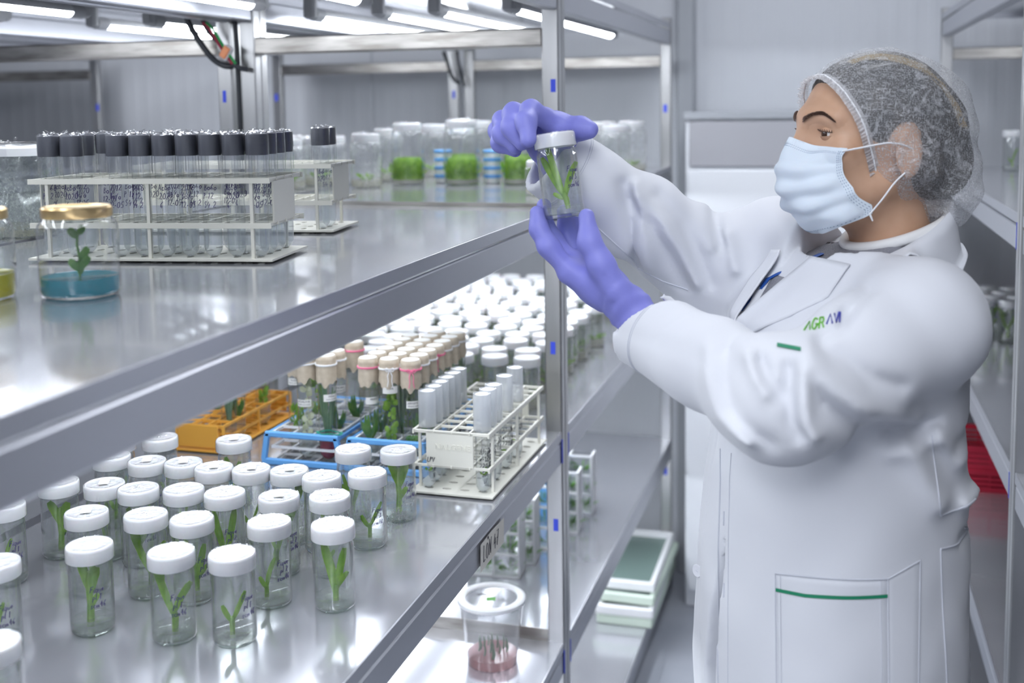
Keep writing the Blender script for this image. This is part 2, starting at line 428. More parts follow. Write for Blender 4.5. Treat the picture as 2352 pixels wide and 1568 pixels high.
def gel(name, col, op):
    mt = bpy.data.materials.new(name); mt.use_nodes = True; nt = mt.node_tree; nt.nodes.clear()
    out = nt.nodes.new('ShaderNodeOutputMaterial'); tr = nt.nodes.new('ShaderNodeBsdfTransparent'); tr.inputs[0].default_value = (*[min(1, c*.35+.65) for c in col], 1)
    tl = nt.nodes.new('ShaderNodeBsdfTranslucent'); tl.inputs[0].default_value = (*col, 1)
    df = nt.nodes.new('ShaderNodeBsdfDiffuse'); df.inputs[0].default_value = (*col, 1)
    a = nt.nodes.new('ShaderNodeMixShader'); a.inputs[0].default_value = .5
    gl = nt.nodes.new('ShaderNodeBsdfGlossy'); gl.inputs['Roughness'].default_value = .08
    fr = fresnel(nt, 1.4)
    m1 = nt.nodes.new('ShaderNodeMixShader'); m1.inputs[0].default_value = op
    m2 = nt.nodes.new('ShaderNodeMixShader')
    k = nt.links.new
    k(df.outputs[0], a.inputs[1]); k(tl.outputs[0], a.inputs[2]); k(tr.outputs[0], m1.inputs[1]); k(a.outputs[0], m1.inputs[2])
    k(fr.outputs[0], m2.inputs[0]); k(m1.outputs[0], m2.inputs[1]); k(gl.outputs[0], m2.inputs[2]); k(m2.outputs[0], out.inputs[0]); return mt
MT['gel'] = gel('clear_agar', (0.90, 0.93, 0.90), .14)
MT['gel_cream'] = gel('cream_agar', (0.84, 0.82, 0.70), .6)
MT['gel_blue'] = gel('blue_agar', (0.06, 0.50, 0.62), .72)
MT['gel_yellow'] = gel('yellow_agar', (0.85, 0.80, 0.05), .75)
MT['gel_pink'] = gel('pink_agar', (0.88, 0.50, 0.50), .55)
MT['gel_red'] = gel('red_agar', (0.55, 0.06, 0.12), .8)
MT['water'] = gel('clear_medium', (0.88, 0.92, 0.95), .20)
MT['lid'] = mat('white_lid_plastic', (0.87, 0.88, 0.90), 0.38, sss=.1)
MT['cream'] = mat('cream_rack_plastic', (0.80, 0.79, 0.71), 0.42)
MT['cap_dark'] = mat('dark_grey_screw_cap', (0.085, 0.09, 0.11), 0.5)
MT['cap_clear'] = gel('frosted_tube_cap', (0.90, 0.92, 0.95), .40)
MT['orange'] = mat('orange_rack_plastic', (0.82, 0.42, 0.07), 0.45)
MT['blue_pl'] = mat('sky_blue_rack_plastic', (0.16, 0.45, 0.90), 0.42)
MT['paper'] = mat('kraft_paper', (0.52, 0.45, 0.35), 0.85); noise_color(MT['paper'], (0.47, 0.40, 0.31), (0.58, 0.51, 0.41), (1, 1, 1), 60)
MT['paper_white'] = mat('white_label_paper', (0.82, 0.82, 0.80), 0.8)
MT['string_w'] = mat('white_string', (0.82, 0.83, 0.86), 0.8)
MT['string_p'] = mat('pink_string', (0.86, 0.22, 0.38), 0.8)
MT['ink'] = mat('black_marker_ink', (0.015, 0.015, 0.03), 0.6)
MT['ink_violet'] = mat('violet_marker_ink', (0.06, 0.045, 0.16), 0.6)
MT['brass'] = mat('brass_jar_lid', (0.72, 0.52, 0.26), 0.28, 1.0)
MT['green_teal'] = mat('teal_plastic', (0.02, 0.34, 0.24), 0.4)
MT['red_pl'] = mat('red_crate_plastic', (0.62, 0.03, 0.07), 0.45)
def plant_mat(name, c1, c2):
    mt = mat(name, c1, .45, sss=.0); noise_color(mt, c1, c2, (1, 1, 1), 90, 2)
    b_ = bsdf(mt); nt = mt.node_tree; out = [n for n in nt.nodes if n.type == 'OUTPUT_MATERIAL'][0]
    tl = nt.nodes.new('ShaderNodeBsdfTranslucent'); tl.inputs[0].default_value = (*[min(1, c*1.6) for c in c2], 1)
    mx = nt.nodes.new('ShaderNodeMixShader'); mx.inputs[0].default_value = .35
    nt.links.new(b_.outputs[0], mx.inputs[1]); nt.links.new(tl.outputs[0], mx.inputs[2]); nt.links.new(mx.outputs[0], out.inputs[0]); return mt
MT['leaf'] = plant_mat('bright_green_leaf', (0.18, 0.38, 0.035), (0.36, 0.56, 0.09))
MT['leaf_dark'] = plant_mat('dark_green_leaf', (0.08, 0.24, 0.04), (0.20, 0.40, 0.09))
MT['leaf_grey'] = plant_mat('grey_green_leaf', (0.13, 0.24, 0.15), (0.24, 0.36, 0.22))
MT['leaf_pale'] = plant_mat('pale_cream_leaf', (0.60, 0.66, 0.40), (0.80, 0.82, 0.62))
MT['moss'] = plant_mat('moss_green', (0.15, 0.34, 0.02), (0.34, 0.56, 0.07))
MT['root'] = mat('brown_root', (0.30, 0.20, 0.10), .7)

# ---- handwriting: strokes in a unit em (x right, y up, baseline 0)
def arc(cx, cy, rx, ry, a0, a1, n=8): return [(cx+rx*cos(radians(a0+(a1-a0)*i/n)), cy+ry*sin(radians(a0+(a1-a0)*i/n))) for i in range(n+1)]
GL = {
 'F': (.50, [[(.05, 0), (.12, .95), (.52, 1.0)], [(.08, .52), (.40, .56)]]),
 'i': (.24, [[(.08, .48), (.10, .08), (.20, .02)], [(.11, .68), (.13, .72)]]),
 'q': (.46, [arc(.20, .26, .17, .24, 30, 330), [(.36, .46), (.34, -.35), (.44, -.28)]]),
 'u': (.46, [[(.05, .46), (.07, .12), (.18, .02), (.30, .12), (.36, .46), (.36, .08), (.44, .02)]]),
 'e': (.42, [[(.06, .24), (.34, .30)] + arc(.20, .26, .15, .22, 15, 320)]),
 'p': (.46, [[(.08, .46), (.06, -.36)], arc(.22, .26, .16, .20, 170, -150)]),
 'l': (.22, [[(.10, 1.0), (.07, .08), (.16, .02)]]),
 's': (.36, [[(.32, .44), (.14, .48), (.08, .34), (.28, .18), (.22, .02), (.04, .04)]]),
 'c': (.36, [arc(.22, .24, .16, .23, 45, 315)]),
 'm': (.62, [[(.05, .02), (.07, .44), (.10, .34), (.20, .46), (.27, .34), (.28, .04)], [(.28, .34), (.40, .46), (.48, .34), (.50, .03)]]),
 '1': (.26, [[(.04, .72), (.14, .94), (.12, .02)]]),
 '2': (.48, [[(.06, .78), (.18, .96), (.36, .86), (.34, .58), (.06, .04), (.44, .04)]]),
 '3': (.46, [[(.06, .90), (.34, .92), (.18, .54), (.36, .36), (.26, .06), (.05, .08)]]),
 '4': (.48, [[(.24, .95), (.05, .38), (.42, .40)], [(.34, .68), (.30, .0)]]),
 '5': (.46, [[(.40, .95), (.12, .93), (.08, .54), (.34, .52), (.34, .12), (.06, .04)]]),
 '6': (.46, [[(.34, .95), (.10, .55), (.08, .15), (.26, .02), (.36, .22), (.22, .38), (.08, .24)]]),
 '7': (.42, [[(.05, .92), (.40, .92), (.16, .0)], [(.12, .46), (.36, .48)]]),
 '0': (.48, [arc(.22, .48, .18, .46, 80, 450)]),
 'A': (.50, [[(.03, 0), (.22, .95), (.42, 0)], [(.10, .36), (.36, .36)]]),
 'L': (.44, [[(.08, .98), (.06, .02), (.40, .04)]]), 'P': (.46, [[(.08, 0), (.10, .96), (.36, .84), (.34, .58), (.10, .48)]]),
 'V': (.48, [[(.04, .96), (.20, .0), (.44, .98)]]), 'O': (.54, [arc(.25, .46, .21, .46, 80, 450)]), 'N': (.54, [[(.06, 0), (.10, .95), (.38, .03), (.46, .98)]]),
 'S': (.44, [[(.38, .88), (.18, .98), (.08, .74), (.34, .38), (.26, .04), (.04, .10)]]), 'B': (.46, [[(.08, 0), (.10, .95), (.34, .84), (.12, .52), (.38, .34), (.28, .04), (.08, .02)]]),
 'C': (.46, [arc(.26, .46, .20, .46, 50, 310)]), 'a': (.42, [arc(.20, .24, .16, .22, 40, 330), [(.35, .46), (.36, .04)]]), 'n': (.44, [[(.06, .02), (.08, .46), (.10, .34), (.24, .46), (.34, .30), (.34, .02)]]),
 'o': (.42, [arc(.20, .24, .16, .22, 80, 440)]), 't': (.34, [[(.16, .86), (.13, .10), (.26, .02)], [(.03, .56), (.30, .58)]]), 'x': (.4, [[(.04, .46), (.32, .02)], [(.32, .48), (.02, .0)]]),
 '/': (.36, [[(.02, -.06), (.30, .98)]]), '-': (.36, [[(.05, .34), (.28, .36)]]), '.': (.2, [[(.06, .02), (.10, .04)]]), '"': (.3, [[(.06, 1.16), (.08, 1.02)], [(.20, 1.16), (.22, 1.02)]]), ' ': (.32, []),
}
def strokes(lines, size, lead=1.35, slant=.12, seed=0, jit=.03):
    """polylines (x, y) of handwriting, origin at the top left"""
    rnd = random.Random(seed); out = []
    for li, t in enumerate(lines):
        x = rnd.uniform(-.1, .25); y0 = -1-li*lead
        for ch in t:
            wd, ss = GL.get(ch, GL['-'])
            dy = rnd.uniform(-.06, .06)
            for s_ in ss:
                if s_: out.append([((x+px+slant*py+rnd.uniform(-jit, jit))*size, (y0+dy+py+rnd.uniform(-jit, jit))*size) for px, py in s_])
            x += wd+.06
    return out
def write_cyl(lines, size, R, ztop, a0, th=.00045, seed=0, vertical=False):
    """writing wrapped round a cylinder of radius R about z; a0 = angle of the left end"""
    mb = MB()
    for s_ in strokes(lines, size, seed=seed):
        if vertical: s_ = [(-y, -x) for x, y in s_]
        pts = []
        for (x, y) in s_:
            a = a0 + x/R
            pts.append(((R+.0002)*cos(a), (R+.0002)*sin(a), ztop+y))
        mb.tube(pts, th, 4, False)
    return mb
def write_flat(lines, size, M, th=.0006, seed=0, slant=.12):
    mb = MB()
    for s_ in strokes(lines, size, seed=seed, slant=slant):
        mb.tube([M @ Vector((x, y, .0003)) for x, y in s_], th, 4, False)
    return mb
_fontcache = {}
def text_mesh(txt, size, M, depth=.0004, bold=0.0, spacing=1.0):
    c = bpy.data.curves.new('t', 'FONT'); c.body = txt; c.size = size; c.extrude = depth; c.offset = bold; c.align_x = 'LEFT'; c.space_character = spacing; c.resolution_u = 3
    o = bpy.data.objects.new('t', c); COL.objects.link(o)
    dg = bpy.context.evaluated_depsgraph_get(); dg.update()
    me = o.evaluated_get(dg).to_mesh()
    mb = MB().add([tuple(M @ v.co) for v in me.vertices], [tuple(p.vertices) for p in me.polygons])
    bpy.data.objects.remove(o); bpy.data.curves.remove(c)
    return mb

# ---- plants
def blade(mb, p0, d, L_, w, bend=(0, 0, 0), n=7, fold=.25, tip=.12, twist=0.0, side=None):
    """one leaf: strip with a folded midrib and a little thickness"""
    p0 = Vector(p0); d = Vector(d).normalized(); bend = Vector(bend)
    sd = Vector(side) if side is not None else d.cross(Vector((0.25, -1, 0.1)))
    if sd.length < 1e-4: sd = d.cross(Vector((1, 0, 0)))
    sd.normalize(); rows = []
    for i in range(n+1):
        t = i/n; p = p0 + d*(L_*t) + bend*(L_*t*t)
        tg = (d + bend*(2*t)).normalized()
        s_ = (sd - tg*sd.dot(tg)).normalized()
        if twist: s_ = Matrix.Rotation(twist*t, 3, tg) @ s_
        nn = tg.cross(s_)
        ww = w*(sin(pi*min(1, .16+.84*(1-t)**.8*1.0))**.9 if t > .5 else (.55+.45*sin(pi*t)))*.5
        ww = max(ww, w*tip*.2)
        rows.append((p, s_, nn, ww))
    vs = []; fs = []
    for (p, s_, nn, ww) in rows:
        vs += [tuple(p - s_*ww), tuple(p - nn*(ww*fold)), tuple(p + s_*ww), tuple(p - nn*(ww*fold+.0009))]
    for i in range(n):
        a = i*4; b_ = a+4
        fs += [(a, a+1, b_+1, b_), (a+1, a+2, b_+2, b_+1), (a+2, a+3, b_+3, b_+2), (a+3, a, b_, b_+3)]
    e = n*4; fs += [(e, e+1, e+2, e+3), (3, 2, 1, 0)]
    return mb.add(vs, fs)
def plantlet(kind, s=1.0):
    """meshes (leaf, stem) of a plantlet about .05-.08 high, base at the origin"""
    lf = MB(); st = MB(); Z0 = Vector((0, 0, 0))
    if kind == 0:      # thick upright stem with torn lobes
        st.tube([(0, 0, -.004), (.001, 0, .02), (-.001, 0, .045), (.002, 0, .058)], [.0045, .004, .0038, .003], 8)
        blade(lf, (0, 0, .03), (.2, 0, 1), .036, .013, (.15, 0, 0)); blade(lf, (0, 0, .034), (-.25, .1, 1), .034, .012, (-.2, 0, 0)); blade(lf, (0, 0, .012), (.5, 0, 1), .02, .007, (.2, 0, .1))
    elif kind == 1:    # long leaf leaning over, forked at the foot
        st.tube([(0.002, 0, -.004), (.003, 0, .012), (0, 0, .022)], [.0035, .004, .003], 8)
        blade(lf, (0, 0, .016), (-.36, 0, 1), .056, .009, (-.04, 0, .1)); blade(lf, (.001, 0, .016), (.35, .1, 1), .040, .008, (.2, 0, 0)); blade(lf, (-.012, 0, .048), (-.3, 0, 1), .022, .011, (.2, 0, 0))
    elif kind == 2:    # low V of two narrow leaves
        st.tube([(0, 0, -.004), (0, 0, .012), (.001, 0, .018)], [.003, .0034, .0028], 8)
        blade(lf, (0, 0, .012), (.50, 0, 1), .042, .006, (.02, 0, .1)); blade(lf, (0, 0, .012), (-.8, 0, .7), .020, .007, (.1, 0, .3))
    elif kind == 3:    # short curved blade
        st.tube([(0, 0, -.004), (0, 0, .010)], [.003, .0026], 8)
        blade(lf, (0, 0, .006), (.1, 0, 1), .042, .006, (.22, 0, 0)); blade(lf, (0, 0, .006), (-.6, 0, .8), .016, .006, (0, 0, .1))
    elif kind == 4:    # two broad upright leaves
        st.tube([(0, 0, -.004), (.001, 0, .018)], [.004, .0036], 8)
        blade(lf, (0, 0, .006), (-.10, 0, 1), .066, .012, (-.12, 0, 0)); blade(lf, (.001, 0, .008), (.16, .05, 1), .058, .010, (.05, 0, 0)); blade(lf, (0, 0, .01), (.5, -.1, .9), .03, .007, (.1, 0, 0))
    elif kind == 5:    # three long swords
        st.tube([(0, 0, -.004), (0, 0, .014)], [.004, .0034], 8)
        blade(lf, (0, 0, .004), (-.30, 0, 1), .070, .008, (.02, 0, 0)); blade(lf, (0, 0, .006), (.30, 0, 1), .072, .010, (-.06, 0, 0)); blade(lf, (0, 0, .004), (-.48, .1, 1), .046, .008, (-.02, 0, .1))
    return lf, st

# ---- the white-lidded jar
JR, JH = 0.0270, 0.1115
def jar_profile(R, H):
    return [(R*.80, .0), (R*.93, .0012), (R, .006), (R*1.0, .012), (R*.992, H*.70), (R*.985, H*.76), (R*.94, H*.80), (R*.915, H*.825), (R*.94, H*.84), (R*.94, H*.93)]
def jar_meshes(R=JR, H=JH):
    g = MB(); g.lathe(jar_profile(R, H), 30, cap0=False, cap1=False); g.lathe([(R*.93, .006), (R*.945, .012), (R*.935, H*.72), (R*.86, H*.81), (R*.84, H*.93)], 30, cap0=False, cap1=False)
    bs = MB(); bs.lathe([(R*.80, .0), (R*.5, .0016), (0.0001, .0022)], 30, cap0=False, cap1=False)
    bs.lathe([(R*.99, .0060), (R*.96, .0052), (R*.6, .0046), (.0001, .0044)], 30, cap0=False, cap1=False)
    z0 = H*.838; RL = R*1.075
    ld = MB(); ld.lathe([(RL*.99, z0), (RL, z0+.001), (RL, H-.0030), (RL*.985, H-.0010), (RL*.95, H), (RL*.90, H-.0002), (RL*.86, H-.0012), (.0001, H-.0014)], 36, cap0=True, cap1=False)
    rnd = random.Random(3); fl = MB()
    n = 54; vs = []; fs = []
    ring = [(RL*1.012, z0-.0006), (RL*1.015, H*.92), (RL*1.01, H-.002), (RL*.97, H+.0009), (RL*.90, H+.0010), (RL*.80, H+.0004), (RL*.68, H-.0002), (RL*.56, H-.0003), (RL*.44, H+.0001), (RL*.32, H+.0003), (RL*.20, H+.0001), (RL*.1, H+.0003), (.0008, H+.0002)]
    for (r, z) in ring:
        for j in range(n):
            a = 2*pi*j/n; k = rnd.uniform(-.0005, .0006) if r < RL*.98 else rnd.uniform(0, .0003)
            vs.append((r*cos(a)+ (rnd.uniform(0, .0004)), r*sin(a), z+k))
    for i in range(len(ring)-1):
        for j in range(n): fs.append((i*n+j, i*n+(j+1) % n, (i+1)*n+(j+1) % n, (i+1)*n+j))
    fl.add(vs, fs)
    gl_ = MB(); gl_.lathe([(R*.965, .0055), (R*.975, .0075), (R*.975, .0155), (R*.93, .0148), (.0001, .0146)], 30, cap0=True, cap1=False)
    return g, bs, ld, fl, gl_
_g, _bs, _ld, _fl, _ge = jar_meshes()
JM = dict(glass=_g.mesh('glass'), base=_bs.mesh('glass_foot'), lid=_ld.mesh('lid'), film=_fl.mesh('film'), gel=_ge.mesh('agar'))
for k, mt, an in (('glass', 'glass', 60), ('base', 'glass_thick', 60), ('lid', 'lid', 40), ('film', 'film', 25), ('gel', 'gel', 40)):
    JM[k].materials.append(MT[mt]); shade(JM[k], True, an)
JM['mist'] = JM['glass'].copy(); JM['mist'].materials.clear(); JM['mist'].materials.append(MT['glass_mist'])
PLM = []
for k in range(6):
    lf, st = plantlet(k); a, c = lf.mesh('leaves'), st.mesh('stem')
    a.materials.append(MT['leaf']); c.materials.append(MT['leaf']); shade(a, True, 60); shade(c, True, 60); PLM.append((a, c))
WRM = []
for i, nn in enumerate(('1', '2', '3')):
    me = write_cyl(['Fique', ' pl '+nn, 'scm46'], .0074, JR, .066, 0, seed=i).mesh('writing'); me.materials.append(MT['ink_violet']); WRM.append(me)
def inst(name, me, parent, loc=(0, 0, 0), rz=0.0, sc=1.0):
    o = bpy.data.objects.new(name, me); COL.objects.link(o); o.parent = parent; o.location = loc; o.rotation_euler = (0, 0, rz)
    if sc != 1.0: o.scale = (sc, sc, sc) if not hasattr(sc, '__len__') else sc
    return o
def make_jar(x, y, z, kind, label, group, wr=None, wa=-1.2, mist=False, rz=0.0, ps=1.0, cat='jar', name='culture_jar', tagged=False):
    r = empty(name, (x, y, z)); tag(r, label, cat, group)
    g = inst('glass', JM['mist' if mist else 'glass'], r); inst('glass_foot', JM['base'], g)
    l = inst('lid', JM['lid'], r); inst('cling_film', JM['film'], l, rz=random.uniform(0, 6.28))
    if tagged:
        MB().box(-.007, .007, -.010, .010, JH+.0012, JH+.0016).build('lid_label', MT['paper_white'], l).rotation_euler = (0, 0, .5)
    inst('agar', JM['gel'], r)
    if kind is not None:
        p = inst('plantlet_stem', PLM[kind][1], r, (random.uniform(-.005, .005), random.uniform(-.006, .004), .0145), rz, ps)
        inst('leaves', PLM[kind][0], p)
    if wr is not None: inst('writing', WRM[wr], r, rz=wa)
    return r

KIND_LABEL = ['white-lidded glass jar with one thick upright green shoot inside', 'white-lidded glass jar with a long leaning leaf forked at its foot',
              'white-lidded glass jar with a low open V of two narrow leaves', 'white-lidded glass jar with a short curved green blade inside',
              'white-lidded glass jar with two broad upright green leaves inside', 'white-lidded glass jar with three long sword-like leaves inside']
#        x      y     kind  wr   wa    mist  rz   scale tag
JARS = [(-.366, 1.163, 0, 0, -1.05, 0, .0, 1.05, 0), (-.253, 1.170, 1, 0, -1.15, 0, .1, 1.1, 0), (-.176, 1.183, 2, 0, -.75, 0, .0, 1.0, 0),
        (-.184, 1.291, 3, 1, -.75, 0, .0, 1.05, 0), (-.098, 1.303, 4, None, 0, 0, .3, 1.0, 0), (-.290, 1.275, 4, 0, -.85, 0, .4, .9, 0),
        (-.360, 1.274, 1, None, 0, 0, .6, 1.0, 0), (-.444, 1.261, 3, None, 0, 0, .2, 1.0, 1), (-.219, 1.383, 1, 1, -.7, 0, 2.8, 1.0, 1),
        (-.150, 1.402, 3, None, 0, 0, 3.0, .9, 0), (-.301, 1.377, 5, 1, -1.1, 0, .0, 1.0, 0), (-.367, 1.376, 2, 2, -1.8, 0, .4, 1.0, 0),
        (-.433, 1.363, 4, 1, -.75, 0, 1.0, 1.0, 0), (-.494, 1.368, 4, None, 0, 0, 2.5, 1.0, 1), (-.566, 1.359, 0, 0, -.8, 0, .5, 1.0, 0),
        (-.139, 1.507, 2, 2, -1.0, 0, .2, .95, 0), (-.1985, 1.476, 5, None, 0, 0, 2.2, .9, 0), (-.2585, 1.490, 1, None, 0, 1, 3.0, 1.1, 1),
        (-.318, 1.482, 2, None, 0, 1, 1.0, .9, 1), (-.377, 1.474, 2, None, 0, 0, 2.0, .8, 1), (-.4365, 1.484, 3, None, 0, 0, 1.0, .9, 1),
        (-.4955, 1.476, 1, 2, -.9, 0, 2.0, .9, 1), (-.567, 1.486, 3, None, 0, 0, .0, 1.1, 0), (-.423, 1.611, 4, None, 0, 1, .0, .9, 1),
        (-.550, 1.592, 3, None, 0, 1, .0, .9, 0), (-.137, 1.623, 0, 0, -.85, 1, .0, 1.15, 0), (-.209, 1.610, 5, None, 0, 1, .5, .8, 0),
        (-.576, 1.257, 3, 0, -.75, 0, .0, 1.0, 0), (-.442, 1.087, 3, 0, -.9, 0, .0, 1.0, 0), (-.296, .913, 3, None, 0, 0, .0, 1.0, 0), (-.612, 1.563, 2, None, 0, 1, .0, 1.0, 0)]
rows = [(1.56, 9), (1.44, 1.56), (1.33, 1.44), (1.22, 1.33), (1.10, 1.22), (.5, 1.10)]
def row_of(y): return [i for i, (a, b_) in enumerate(rows) if a <= y < b_ or (i == 0 and y >= a)][0]
KIND_SHORT = ['thick upright shoot', 'leaning forked leaf', 'low leafy V', 'short curved blade', 'two broad leaves', 'long sword leaves']
for (x, y, kd, wr, wa, ms, rz, ps, tg) in JARS:
    rw = row_of(y); cn = sum(1 for q in JARS if row_of(q[1]) == rw and q[0] > x)
    make_jar(x, y, LV['L'], kd, 'white-lidded jar, %s, %s row from the tube racks, %s from the aisle' % (KIND_SHORT[kd], ORD[rw], ORD[cn]), 'white-lidded plantlet jars on the jar rack', wr, wa, bool(ms), rz, ps, tagged=bool(tg))

# ---- culture jars massed on the next rack
_mm = MB()
_r = random.Random(11)
def tuft(seed, n=9, h=.022, spread=.014, w=.007):
    rnd = random.Random(seed); mb = MB()
    for i in range(n):
        a = rnd.uniform(0, 2*pi); rr = spread*rnd.random()**.5
        blade(mb, (rr*cos(a), rr*sin(a), 0), (cos(a)*.7, sin(a)*.7, 1.1), h*rnd.uniform(.6, 1.1), w*rnd.uniform(.7, 1.2), (cos(a)*.3, sin(a)*.3, -.2), n=4)
    return mb
TF = []
for i in range(4):
    me = tuft(i).mesh('leaves'); me.materials.append(MT['leaf']); shade(me, True, 60); TF.append(me)
_gc = MB().lathe([(JR*.965, .0055), (JR*.975, .0075), (JR*.975, .022), (JR*.93, .0212), (.0001, .021)], 30, cap0=True, cap1=False).mesh('agar'); _gc.materials.append(MT['gel_cream']); shade(_gc, True, 40)
k = 0
for j in range(15):
    cn = 0
    for i in range(8):
        x = -.115 - i*.073 + _r.uniform(-.008, .008) - (.02 if j % 2 else 0); y = 2.30 + j*.080 + _r.uniform(-.008, .008)
        if x < -.66 or y > 3.55: continue
        if x < -.55 and y < 2.5: continue
        if x > -.16 and y > 2.95: continue
        r = empty('culture_jar', (x, y, LV['L'])); tag(r, 'white-lidded culture jar massed behind the tube racks, %s row back, %s from the aisle' % (ORD[j], ORD[cn]), 'jar', 'massed culture jars on the middle shelf by the wall')
        inst('glass', JM['mist'], r); inst('lid', JM['lid'], r); inst('agar', _gc, r); inst('seedling', TF[k % 4], r, (0, 0, .02), _r.uniform(0, 6), 1.0)
        k += 1; cn += 1

# ---- tube racks in cream plastic (grid tiers on a drilled base)
def holed_plate(mb, nx, ny, p, z0, z1, r, x0=0, y0=0, margin=.008, M=None):
    vs = []; fs = []
    def put(v): vs.append(v); return len(vs)-1
    n = 8
    for i in range(nx):
        for j in range(ny):
            cx, cy = x0+(i+.5)*p, y0+(j+.5)*p; h = p/2
            sq = [(h, 0), (h, h), (0, h), (-h, h), (-h, 0), (-h, -h), (0, -h), (h, -h)]
            for z, flip in ((z1, 0), (z0, 1)):
                o = [put((cx+a, cy+b_, z)) for a, b_ in sq]; c = [put((cx+r*1.35*cos(2*pi*k/8), cy+r*.72*sin(2*pi*k/8), z)) for k in range(8)]
                for k in range(8):
                    f = (o[k], o[(k+1) % 8], c[(k+1) % 8], c[k]); fs.append(f if not flip else f[::-1])
                if flip: cb_ = c
                else: ct = c
            for k in range(8): fs.append((ct[k], ct[(k+1) % 8], cb_[(k+1) % 8], cb_[k]))
    W, Hh = nx*p, ny*p
    mb.add(vs, fs)
    for a in ((x0-margin, x0, y0-margin, y0+Hh+margin), (x0+W, x0+W+margin, y0-margin, y0+Hh+margin)): mb.box(a[0], a[1], a[2], a[3], z0, z1)
    for a in ((x0, x0+W, y0-margin, y0), (x0, x0+W, y0+Hh, y0+Hh+margin)): mb.box(a[0], a[1], a[2], a[3], z0, z1)
    return mb
def grid_tier(nx, ny, p, z0, z1, bw=.0032, over=.0):
    mb = MB(); W, Hh = nx*p, ny*p
    for i in range(nx+1): mb.box(i*p-bw/2, i*p+bw/2, -over, Hh+over, z0, z1)
    for j in range(ny+1): mb.box(-bw/2, W+bw/2, j*p-bw/2, j*p+bw/2, z0, z1-.0004)
    return mb
NX, NY, PI_ = 4, 10, .0325
def cream_rack(x, y, z, rz, label, text=False):
    """short side in x, long side in y; origin at the front corner of the grid"""
    r = empty('tube_rack', (x, y, z), rz); tag(r, label, 'tube rack')
    W, H_ = NX*PI_, NY*PI_
    holed_plate(MB(), NX, NY, PI_, .003, .006, .0065).build('base_plate', MT['cream'], r)
    f = MB()
    for cx in (.012, W-.012):
        for k in range(5): f.lathe([(.006, 0), (.006, .003)], 10, cx, H_*(k+.5)/5)
    f.build('feet', MT['cream'], r)
    for nm_, z0_, z1_ in (('middle_grid', .048, .0525), ('top_grid', .1070, .1115)):
        gt = grid_tier(NX, NY, PI_, z0_, z1_, over=.004)
        for xx in (-.0032, W+.0002): gt.box(xx, xx+.0030, -.006, H_+.006, z0_-.0022, z1_+.0004)
        gt.build(nm_, MT['cream'], r)
    for s_, yy in ((0, -.0030), (1, H_)):
        e = MB(); e.box(.020, W-.026, yy, yy+.003, .050, .110, bev=.001)
        e.box(-.003, W+.003, yy, yy+.003, .1055, .1118, bev=.001)
        ep = e.build('end_panel', MT['cream'], r)
        if text and s_ == 0:
            M = Matrix.Translation((.036, yy-.0002, .080)) @ Matrix.Rotation(pi/2, 4, 'X')
            text_mesh('NALGENE', .0135, M, .0010, 0, 1.08).build('embossed_name', MT['cream'], ep)
            M = Matrix.Translation((.022, yy-.0002, .066)) @ Matrix.Rotation(pi/2, 4, 'X')
            write_flat(['LPV'], .0085, M, .0006, 4).build('marker_letters', MT['ink'], ep)
    for cx in (0.0, W):
        for cy in (.02, H_*.5, H_-.02):
            MB().box(cx-.0022, cx+.0022, cy-.0022, cy+.0022, .005, .109).build('leg', MT['cream'], r)
    return r
def cell(i, j): return ((i+.5)*PI_, (j+.5)*PI_)
# tubes
def tube_mesh(R, H, z0=.0):
    prof = [(.0003, z0), (R*.45, z0+R*.12), (R*.8, z0+R*.45), (R*.96, z0+R*.8), (R, z0+R*1.2), (R, z0+H)]
    return MB().lathe(prof, 18, cap0=False, cap1=False)
def liquid_mesh(R, h, z0):
    R = R*.93
    return MB().lathe([(.0003, z0+.0012), (R*.45, z0+R*.14), (R*.8, z0+R*.5), (R*.97, z0+R*.85), (R, z0+R*1.2), (R, z0+h), (.0003, z0+h-.0004)], 18, cap0=False, cap1=False)
TR = .0122
TG = tube_mesh(TR, .150).mesh('tube_glass'); TG.materials.append(MT['tube_glass']); shade(TG, True, 60)
TL = liquid_mesh(TR, .038, 0).mesh('medium'); TL.materials.append(MT['water']); shade(TL, True, 60)
_c = MB().lathe([(.0142, .135), (.0146, .1365), (.0146, .160), (.0138, .1625), (.0002, .1627)], 24, cap0=True, cap1=False, wob=lambda a, z: 1+.012*cos(a*24)); TC = _c.mesh('screw_cap'); TC.materials.append(MT['cap_dark']); shade(TC, True, 30)
def film_cap(R, z0, z1, seed, spikes=7, n=16):
    rnd = random.Random(seed); mb = MB(); vs = []; fs = []
    ring = [(R*1.03, z0), (R*1.05, (z0+z1)/2), (R*1.04, z1-.001), (R*.8, z1+.0015), (R*.4, z1+.0015), (.0006, z1+.001)]
    for (r, z) in ring:
        for j in range(n):
            a = 2*pi*j/n; kk = rnd.uniform(-.0003, .0008)
            vs.append(((r+kk)*cos(a), (r+kk)*sin(a), z+(rnd.uniform(-.001, .002) if z > z1-.002 else rnd.uniform(-.004, .002) if z == z0 else 0)))
    for i in range(len(ring)-1):
        for j in range(n): fs.append((i*n+j, i*n+(j+1) % n, (i+1)*n+(j+1) % n, (i+1)*n+j))
    mb.add(vs, fs)
    for k in range(spikes):      # loose film ends standing up
        a = rnd.uniform(0, 6.28); r = R*rnd.uniform(.1, .9)
        p = Vector((r*cos(a), r*sin(a), z1)); d = Vector((rnd.uniform(-1, 1), rnd.uniform(-1, 1), rnd.uniform(.5, 1.6))).normalized()
        blade(mb, p, d, rnd.uniform(.006, .013), .004, (rnd.uniform(-.4, .4), rnd.uniform(-.4, .4), -.3), n=3)
    return mb
TFM = []
